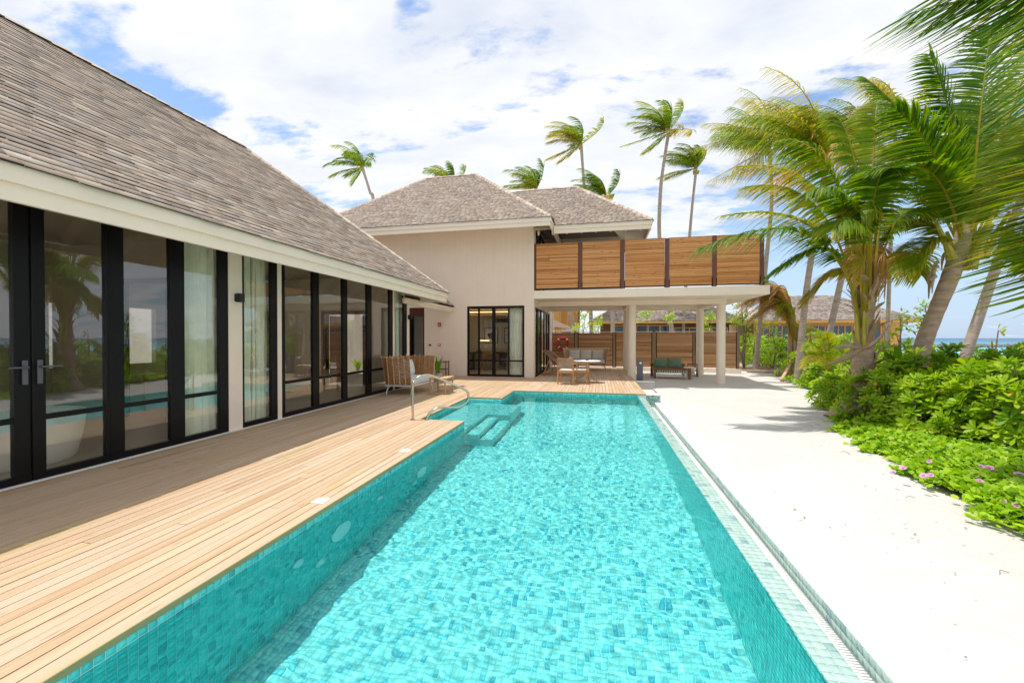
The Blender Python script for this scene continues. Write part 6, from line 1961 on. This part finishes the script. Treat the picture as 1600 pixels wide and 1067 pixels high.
# ================================================================== BEACH VINE
edge = [(1680, 915), (1640, 872), (1600, 842), (1560, 816), (1500, 782), (1440, 752), (1400, 730), (1370, 712), (1335, 694), (1304, 668), (1308, 648), (1300, 632), (1286, 616), (1262, 606), (1240, 598), (1222, 590), (1200, 584), (1165, 582)]
EP = [on(a, b_, z=-.22) for (a, b_) in edge]
def edge_x(y):
    for i in range(len(EP) - 1):
        if (EP[i].y - y) * (EP[i + 1].y - y) <= 0 and EP[i].y != EP[i + 1].y:
            t = (y - EP[i].y) / (EP[i + 1].y - EP[i].y); return EP[i].x + (EP[i + 1].x - EP[i].x) * t
    return EP[0].x if y < EP[0].y else EP[-1].x
rg = np.random.default_rng(9); rd = random.Random(9)
mats, tones = [], []
def vine_patch(y0, y1, wd, n, size, off=0.0):
    for _ in range(n):
        y = rd.uniform(y0, y1); ex = edge_x(y) + .10 * math.sin(5 * y) + .07 * math.sin(13 * y + 1) + .04 * math.sin(31 * y)
        u = rd.random() ** .9 * wd
        x = ex + u + rd.gauss(0, .03)
        hump = min(1, u / .35)
        z = -.20 + (.03 + .10 * hump) * rd.random() + .05 * hump * (1 + math.sin(3.1 * x + 1.7 * y) * .8)
        a = rd.uniform(0, 6.28); e = rd.uniform(-.1, .9)
        d = Vector((math.cos(a) * math.cos(e), math.sin(a) * math.cos(e), math.sin(e)))
        mats.append(Matrix.Translation((x, y, z)) @ basis(d, Vector((rd.gauss(0, .45), rd.gauss(0, .45) - .2, 1)), size * rd.uniform(.6, 1.25)))
        tones.append(min(1, max(0, .45 + rd.gauss(0, .17) + (.1 if hump < .5 else 0))))
vine_patch(1.5, 4.5, 2.6, 9000, .07)
vine_patch(4.5, 7.5, 2.0, 12500, .07)
vine_patch(7.5, 10.5, 1.3, 6500, .075)
vine_patch(10.5, 19.5, 1.0, 3500, .11)
RLEAF = ([(0, 0, 0), (-.32, .18, .04), (.32, .18, .04), (-.48, .55, .05), (0, .5, -.02), (.48, .55, .05), (-.30, .92, .03), (0, .84, -.01), (.30, .92, .03)], [(0, 4, 3, 1), (0, 2, 5, 4), (3, 4, 7, 6), (4, 5, 8, 7)])
me = build_leaves('beach_vine', RLEAF, mats, tones, None, M_vine)
o = bpy.data.objects.new('beach_vine', me); COL.objects.link(o); tag(o, 'low mat of bright green beach vine spilling on to the sand', 'ground cover', kind='stuff')
# soil and litter under the planting
pts = [(e.x + .12, e.y) for e in EP]
V = []; F = []
ys_ = np.linspace(1.0, 27, 80)
for y in ys_:
    x0 = edge_x(float(y)) + .16 + .10 * math.sin(5 * y) + .05 * math.sin(11 * y)
    V += [(x0, y, -.212), (x0 + .5, y, -.165), (x0 + 2.5, y, -.15), (x0 + 9, y, -.16)]
for j in range(len(ys_) - 1):
    for i in range(3):
        a = j * 4 + i; F.append((a, a + 1, a + 5, a + 4))
tag(link('planting_soil', npmesh('planting_soil', V, F, M_soil, True)), kind='structure')
# trailing runners and litter on the sand edge
g = MB()
for i in range(70):
    y = rd.uniform(2.2, 16); x = edge_x(y) + rd.uniform(-.45, .1)
    a = rd.uniform(0, 6.28)
    g.tube([(x, y, -.205), (x + .05 * math.cos(a), y + .05 * math.sin(a), -.195), (x + .10 * math.cos(a + .6), y + .10 * math.sin(a + .6), -.207)], [.003, .003, .002], 3, False)
for i in range(220):
    y = rd.uniform(2.0, 15); x = rd.uniform(1.9, edge_x(y) + .1); a = rd.uniform(0, 6.28); s_ = rd.uniform(.006, .017)
    g.add([(x - s_ * math.cos(a), y - s_ * math.sin(a), -.207), (x + s_ * .5 * math.sin(a), y - s_ * .5 * math.cos(a), -.203), (x + s_ * math.cos(a), y + s_ * math.sin(a), -.206), (x - s_ * .5 * math.sin(a), y + s_ * .5 * math.cos(a), -.209)], [(0, 1, 2, 3)])
o = g.build('dry_litter', M_stem); tag(o, 'scattered dry twigs along the edge of the vine', 'litter', kind='stuff')
# pink flowers
for i, (px, py, s, lab) in enumerate(((1545, 731, .046, 'largest pink vine flower, facing the camera'), (1593, 741, .046, 'pink vine flower nearest the right edge of the picture'), (1443, 743, .034, 'pink vine flower, left of the close pair'), (1454, 742, .030, 'pink vine flower, right of the close pair'),
    (1411, 731, .036, 'pale pink vine flower near the sand edge above the left bud'), (1396, 737, .026, 'small magenta flower nearest the sand, leftmost of all'), (1452, 721, .028, 'half closed pink flower above the close pair'), (1531, 751, .032, 'side-on pink flower below the largest one'),
    (1533, 728, .028, 'folded pink flower touching the left of the largest one'), (1588, 789, .028, 'pink flower low at the right, near the sand'), (1480, 703, .022, 'tiny pink flower high in the vine below the yellowing shrub'), (1508, 714, .022, 'tiny pale flower right of the highest tiny one'), (1568, 783, .022, 'small pink bud low at the right beside the low flower'))):
    p = on(px, py, z=-.035)
    fl = empty('vine_flower', p, 0, lab, 'flower', 'pink morning glory flowers in the vine')
    nrm = ((CAM - p).normalized() * .55 + Vector((rd.gauss(0, .25), rd.gauss(0, .2), .8))).normalized()
    M = basis(nrm.cross(Vector((1, 0, 0))), nrm, 1)
    for k in range(5):
        vs = []
        for (r_, da, z_) in ((.25, 0, -.2), (.62, -.50, .02), (.62, .50, .02), (1.0, -.58, .16), (1.04, 0, .12), (1.0, .58, .16), (.70, 0, .0)):
            a = 2 * PI * k / 5 + da * 1.08
            vs.append(M @ Vector((math.cos(a) * r_ * s, math.sin(a) * r_ * s, z_ * s)))
        g = MB(); g.add(vs, [(0, 2, 6, 1), (1, 6, 4, 3), (6, 2, 5, 4)], rd.random(), True); g.build('petal', M_petal, fl, False)
    g = MB(); g.add([M @ Vector((math.cos(2 * PI * k / 10) * s * (.42 if k % 2 else .26), math.sin(2 * PI * k / 10) * s * (.42 if k % 2 else .26), .02 * s + .002)) for k in range(10)], [tuple(range(10))]); g.build('throat', M_petalc, fl, False)

# ================================================================== BACKGROUND VILLAS AND BREAKWATER
def far_villa(name, label, x0, x1, y0, y1, ze, slope, wallm, wins, hipL=True, over=.9, rowm=.21, trim=None):
    root = empty(name, ((x0 + x1) / 2, y0, -.22), label=label, cat='house')
    g = MB(); g.box(x0, x1, y0, y1, -.3, ze + .25); wobj = g.build('wall', wallm, root)
    X0_, X1_, Y0_, Y1_ = x0 - over, x1 + over, y0 - over, y1 + over
    t = (Y1_ - Y0_) / 2; zr = ze + t * slope
    g = MB(); a, b_ = (X0_ + t if hipL else X0_), X1_ - t
    g.add([(X0_, Y0_, ze), (X1_, Y0_, ze), (X1_, Y1_, ze), (X0_, Y1_, ze), (a, Y0_ + t, zr), (b_, Y0_ + t, zr)], [(0, 1, 5, 4), (1, 2, 5), (2, 3, 4, 5), (3, 0, 4), (0, 3, 2, 1)])
    ro = g.build('roof', M_thatch, root)
    ul = t * math.sqrt(1 + slope * slope); kk = t / ul
    shingle_roof(root, ro, (X0_, Y0_ - .03, ze), (1, 0, 0), (0, 1, slope), lambda u: ((u * kk if hipL else 0), X1_ - X0_ - u * kk), ul, row=rowm, wmin=.2, wmax=.5, th=.03, limit=0, seed=5, mat=M_thatch, name='thatch_course')
    shingle_roof(root, ro, (X1_ + .03, Y0_, ze), (0, 1, 0), (-1, 0, slope), lambda u: (u * kk, Y1_ - Y0_ - u * kk), ul, row=rowm, wmin=.2, wmax=.5, th=.03, limit=0, seed=6, mat=M_thatch, name='thatch_course')
    g = MB(); g.box(X0_ - .02, X1_ + .02, Y0_ - .06, Y0_ - .032, ze - .16, ze + .0); g.box(X1_ + .035, X1_ + .06, Y0_ - .06, Y1_, ze - .16, ze + .0); g.build('eaves_board', trim or M_orange, root)
    for (wa, wb, za, zb, nb) in wins:
        w_ = empty('window', ((wa + wb) / 2, y0, za)); w_.parent = root; w_.matrix_parent_inverse = Matrix.Translation(-Vector(root.location))
        g = MB(); f = .07
        g.box(wa, wb, y0 - .06, y0 - .002, za, za + f); g.box(wa, wb, y0 - .06, y0 - .002, zb - f, zb)
        for k in range(nb + 1):
            x = wa + (wb - wa) * k / nb; g.box(x - f / 2, x + f / 2, y0 - .061, y0 - .003, za + f, zb - f)
        g.build('frame', M_orange, w_)
        for k in range(nb):
            xa, xb = wa + (wb - wa) * k / nb + f / 2, wa + (wb - wa) * (k + 1) / nb - f / 2
            g = MB(); g.box(xa, xb, y0 - .03, y0 - .02, za + f, zb - f); g.build('pane', M_farglass, w_)
            if (k + int(wa)) % 2 == 0:
                g = MB(); g.box(xa, xa + (xb - xa) * .38, y0 - .019, y0 - .004, za + f, zb - f); g.build('blind', M_cushion, w_)
    return root
M_farglass = pm('dark_blue_glass', (0.03, 0.07, 0.12), 0.08, var=.2, spec=.8)
# right: long thatched villa
e = on(1427, 503, y=33.0)
far_villa('thatched_villa', 'long low villa with grey thatched roof and orange end wall behind the palms', on(1178, 520, y=33.8).x, on(1406, 520, y=33.8).x, 33.8, 39.6, 2.75, .55, M_orange,
          [(on(1182, 520, y=33.8).x, on(1262, 520, y=33.8).x, .1, 2.45, 8), (on(1268, 520, y=33.8).x, on(1330, 520, y=33.8).x, .1, 2.45, 6), (on(1334, 520, y=33.8).x, on(1376, 520, y=33.8).x, .1, 2.45, 3), (on(1380, 520, y=33.8).x, on(1391, 520, y=33.8).x, .1, 2.45, 2)])
far_villa('thatched_villa', 'villa with grey thatched roof and orange framed windows seen above the fence between the columns', on(938, 520, y=33.2).x, on(1140, 520, y=33.2).x, 33.2, 39, 2.75, .62, M_teakd,
          [(on(958, 520, y=33.2).x, on(1050, 520, y=33.2).x, .1, 2.50, 5), (on(1054, 520, y=33.2).x, on(1136, 520, y=33.2).x, .1, 2.3, 7)], hipL=True)
# left: small thatched porch and orange boarded house
hv = empty('boarded_house', (-3.2, 36, -.22), label='orange boarded upper storey over a white wall, seen above the fence left of the sofa', cat='house')
xa, xb = on(858, 500, y=36).x, on(903, 500, y=36).x
g = MB(); g.box(xa - 4, xb, 36, 40, -.3, 2.45); g.build('lower_wall', M_white, hv)
n = 22
for i in range(n):
    g = MB(); x = xa - 1 + (xb - xa + 1) * i / n; g.box(x + .006, x + (xb - xa + 1) / n - .006, 35.93, 36.0, 2.452, 4.7); g.build('board', M_orange, hv)
g = MB(); g.box(xa - 1, xb, 36.001, 40, 2.452, 4.7); g.build('upper_wall', M_dark_in, hv)
g = MB(); g.box(on(876, 515, y=35.95).x, on(892, 515, y=35.95).x, 35.93, 35.999, 1.6, 2.05); g.build('louvre', M_anthr, hv)
ph = empty('thatched_porch', (-4.5, 29, -.22), label='corner of a small thatched porch with timber posts above the left end of the fence', cat='porch')
xr = on(887, 508, y=28.5).x
g = MB(); g.hexa([(-9, 28.3, 2.55), (xr, 28.3, 2.20), (xr, 33, 2.20), (-9, 33, 2.55)], [(-9, 28.3, 5.2), (xr, 28.3, 2.32), (xr, 33, 2.32), (-9, 33, 5.2)])
g.build('roof', M_thatch, ph)
for px in (861, 868, 872, 876):
    x = on(px, 510, y=28.8).x; g = MB(); g.box(x - .06, x + .06, 28.8, 28.92, -.22, 2.3); g.build('post', M_oak, ph)
g = MB(); g.box(-9, xr - .1, 28.7, 28.8, 2.05, 2.17); g.build('beam', M_orange, ph)
# breakwater
bw = empty('breakwater', (90, 110, -1.5), label='low line of grey boulders in the turquoise water near the horizon', cat='breakwater')
M_rock = pm('boulder', (0.17, 0.155, 0.14), 0.9, var=.5, scale=.6, bumps=.6, bscale=3)
rd = random.Random(33)
for i in range(170):
    px = 1340 + i * 2.6 + rd.uniform(-1, 1); w = 122 + (px - 1340) * .06
    p = at(px, 528, w); s = rd.uniform(.7, 1.35)
    g = MB()
    vs = []
    for (a_, b_) in ((0, -1), (1, 0), (2, 0), (3, 0), (4, 0), (5, 0), (0, 1)):
        if b_ == 0: vs.append((math.cos(a_ * 1.2566) * s * rd.uniform(.7, 1.2), math.sin(a_ * 1.2566) * s * rd.uniform(.7, 1.2), rd.uniform(-.2, .3)))
        else: vs.append((rd.uniform(-.2, .2), 0, b_ * s * rd.uniform(.6, .9)))
    fs = []
    for k in range(5):
        fs += [(0, 1 + (k + 1) % 5, 1 + k), (6, 1 + k, 1 + (k + 1) % 5)]
    g.add([(p.x - 90 + v[0], p.y - 110 + v[1], .25 + v[2]) for v in vs], fs); g.build('boulder', M_rock, bw, False)
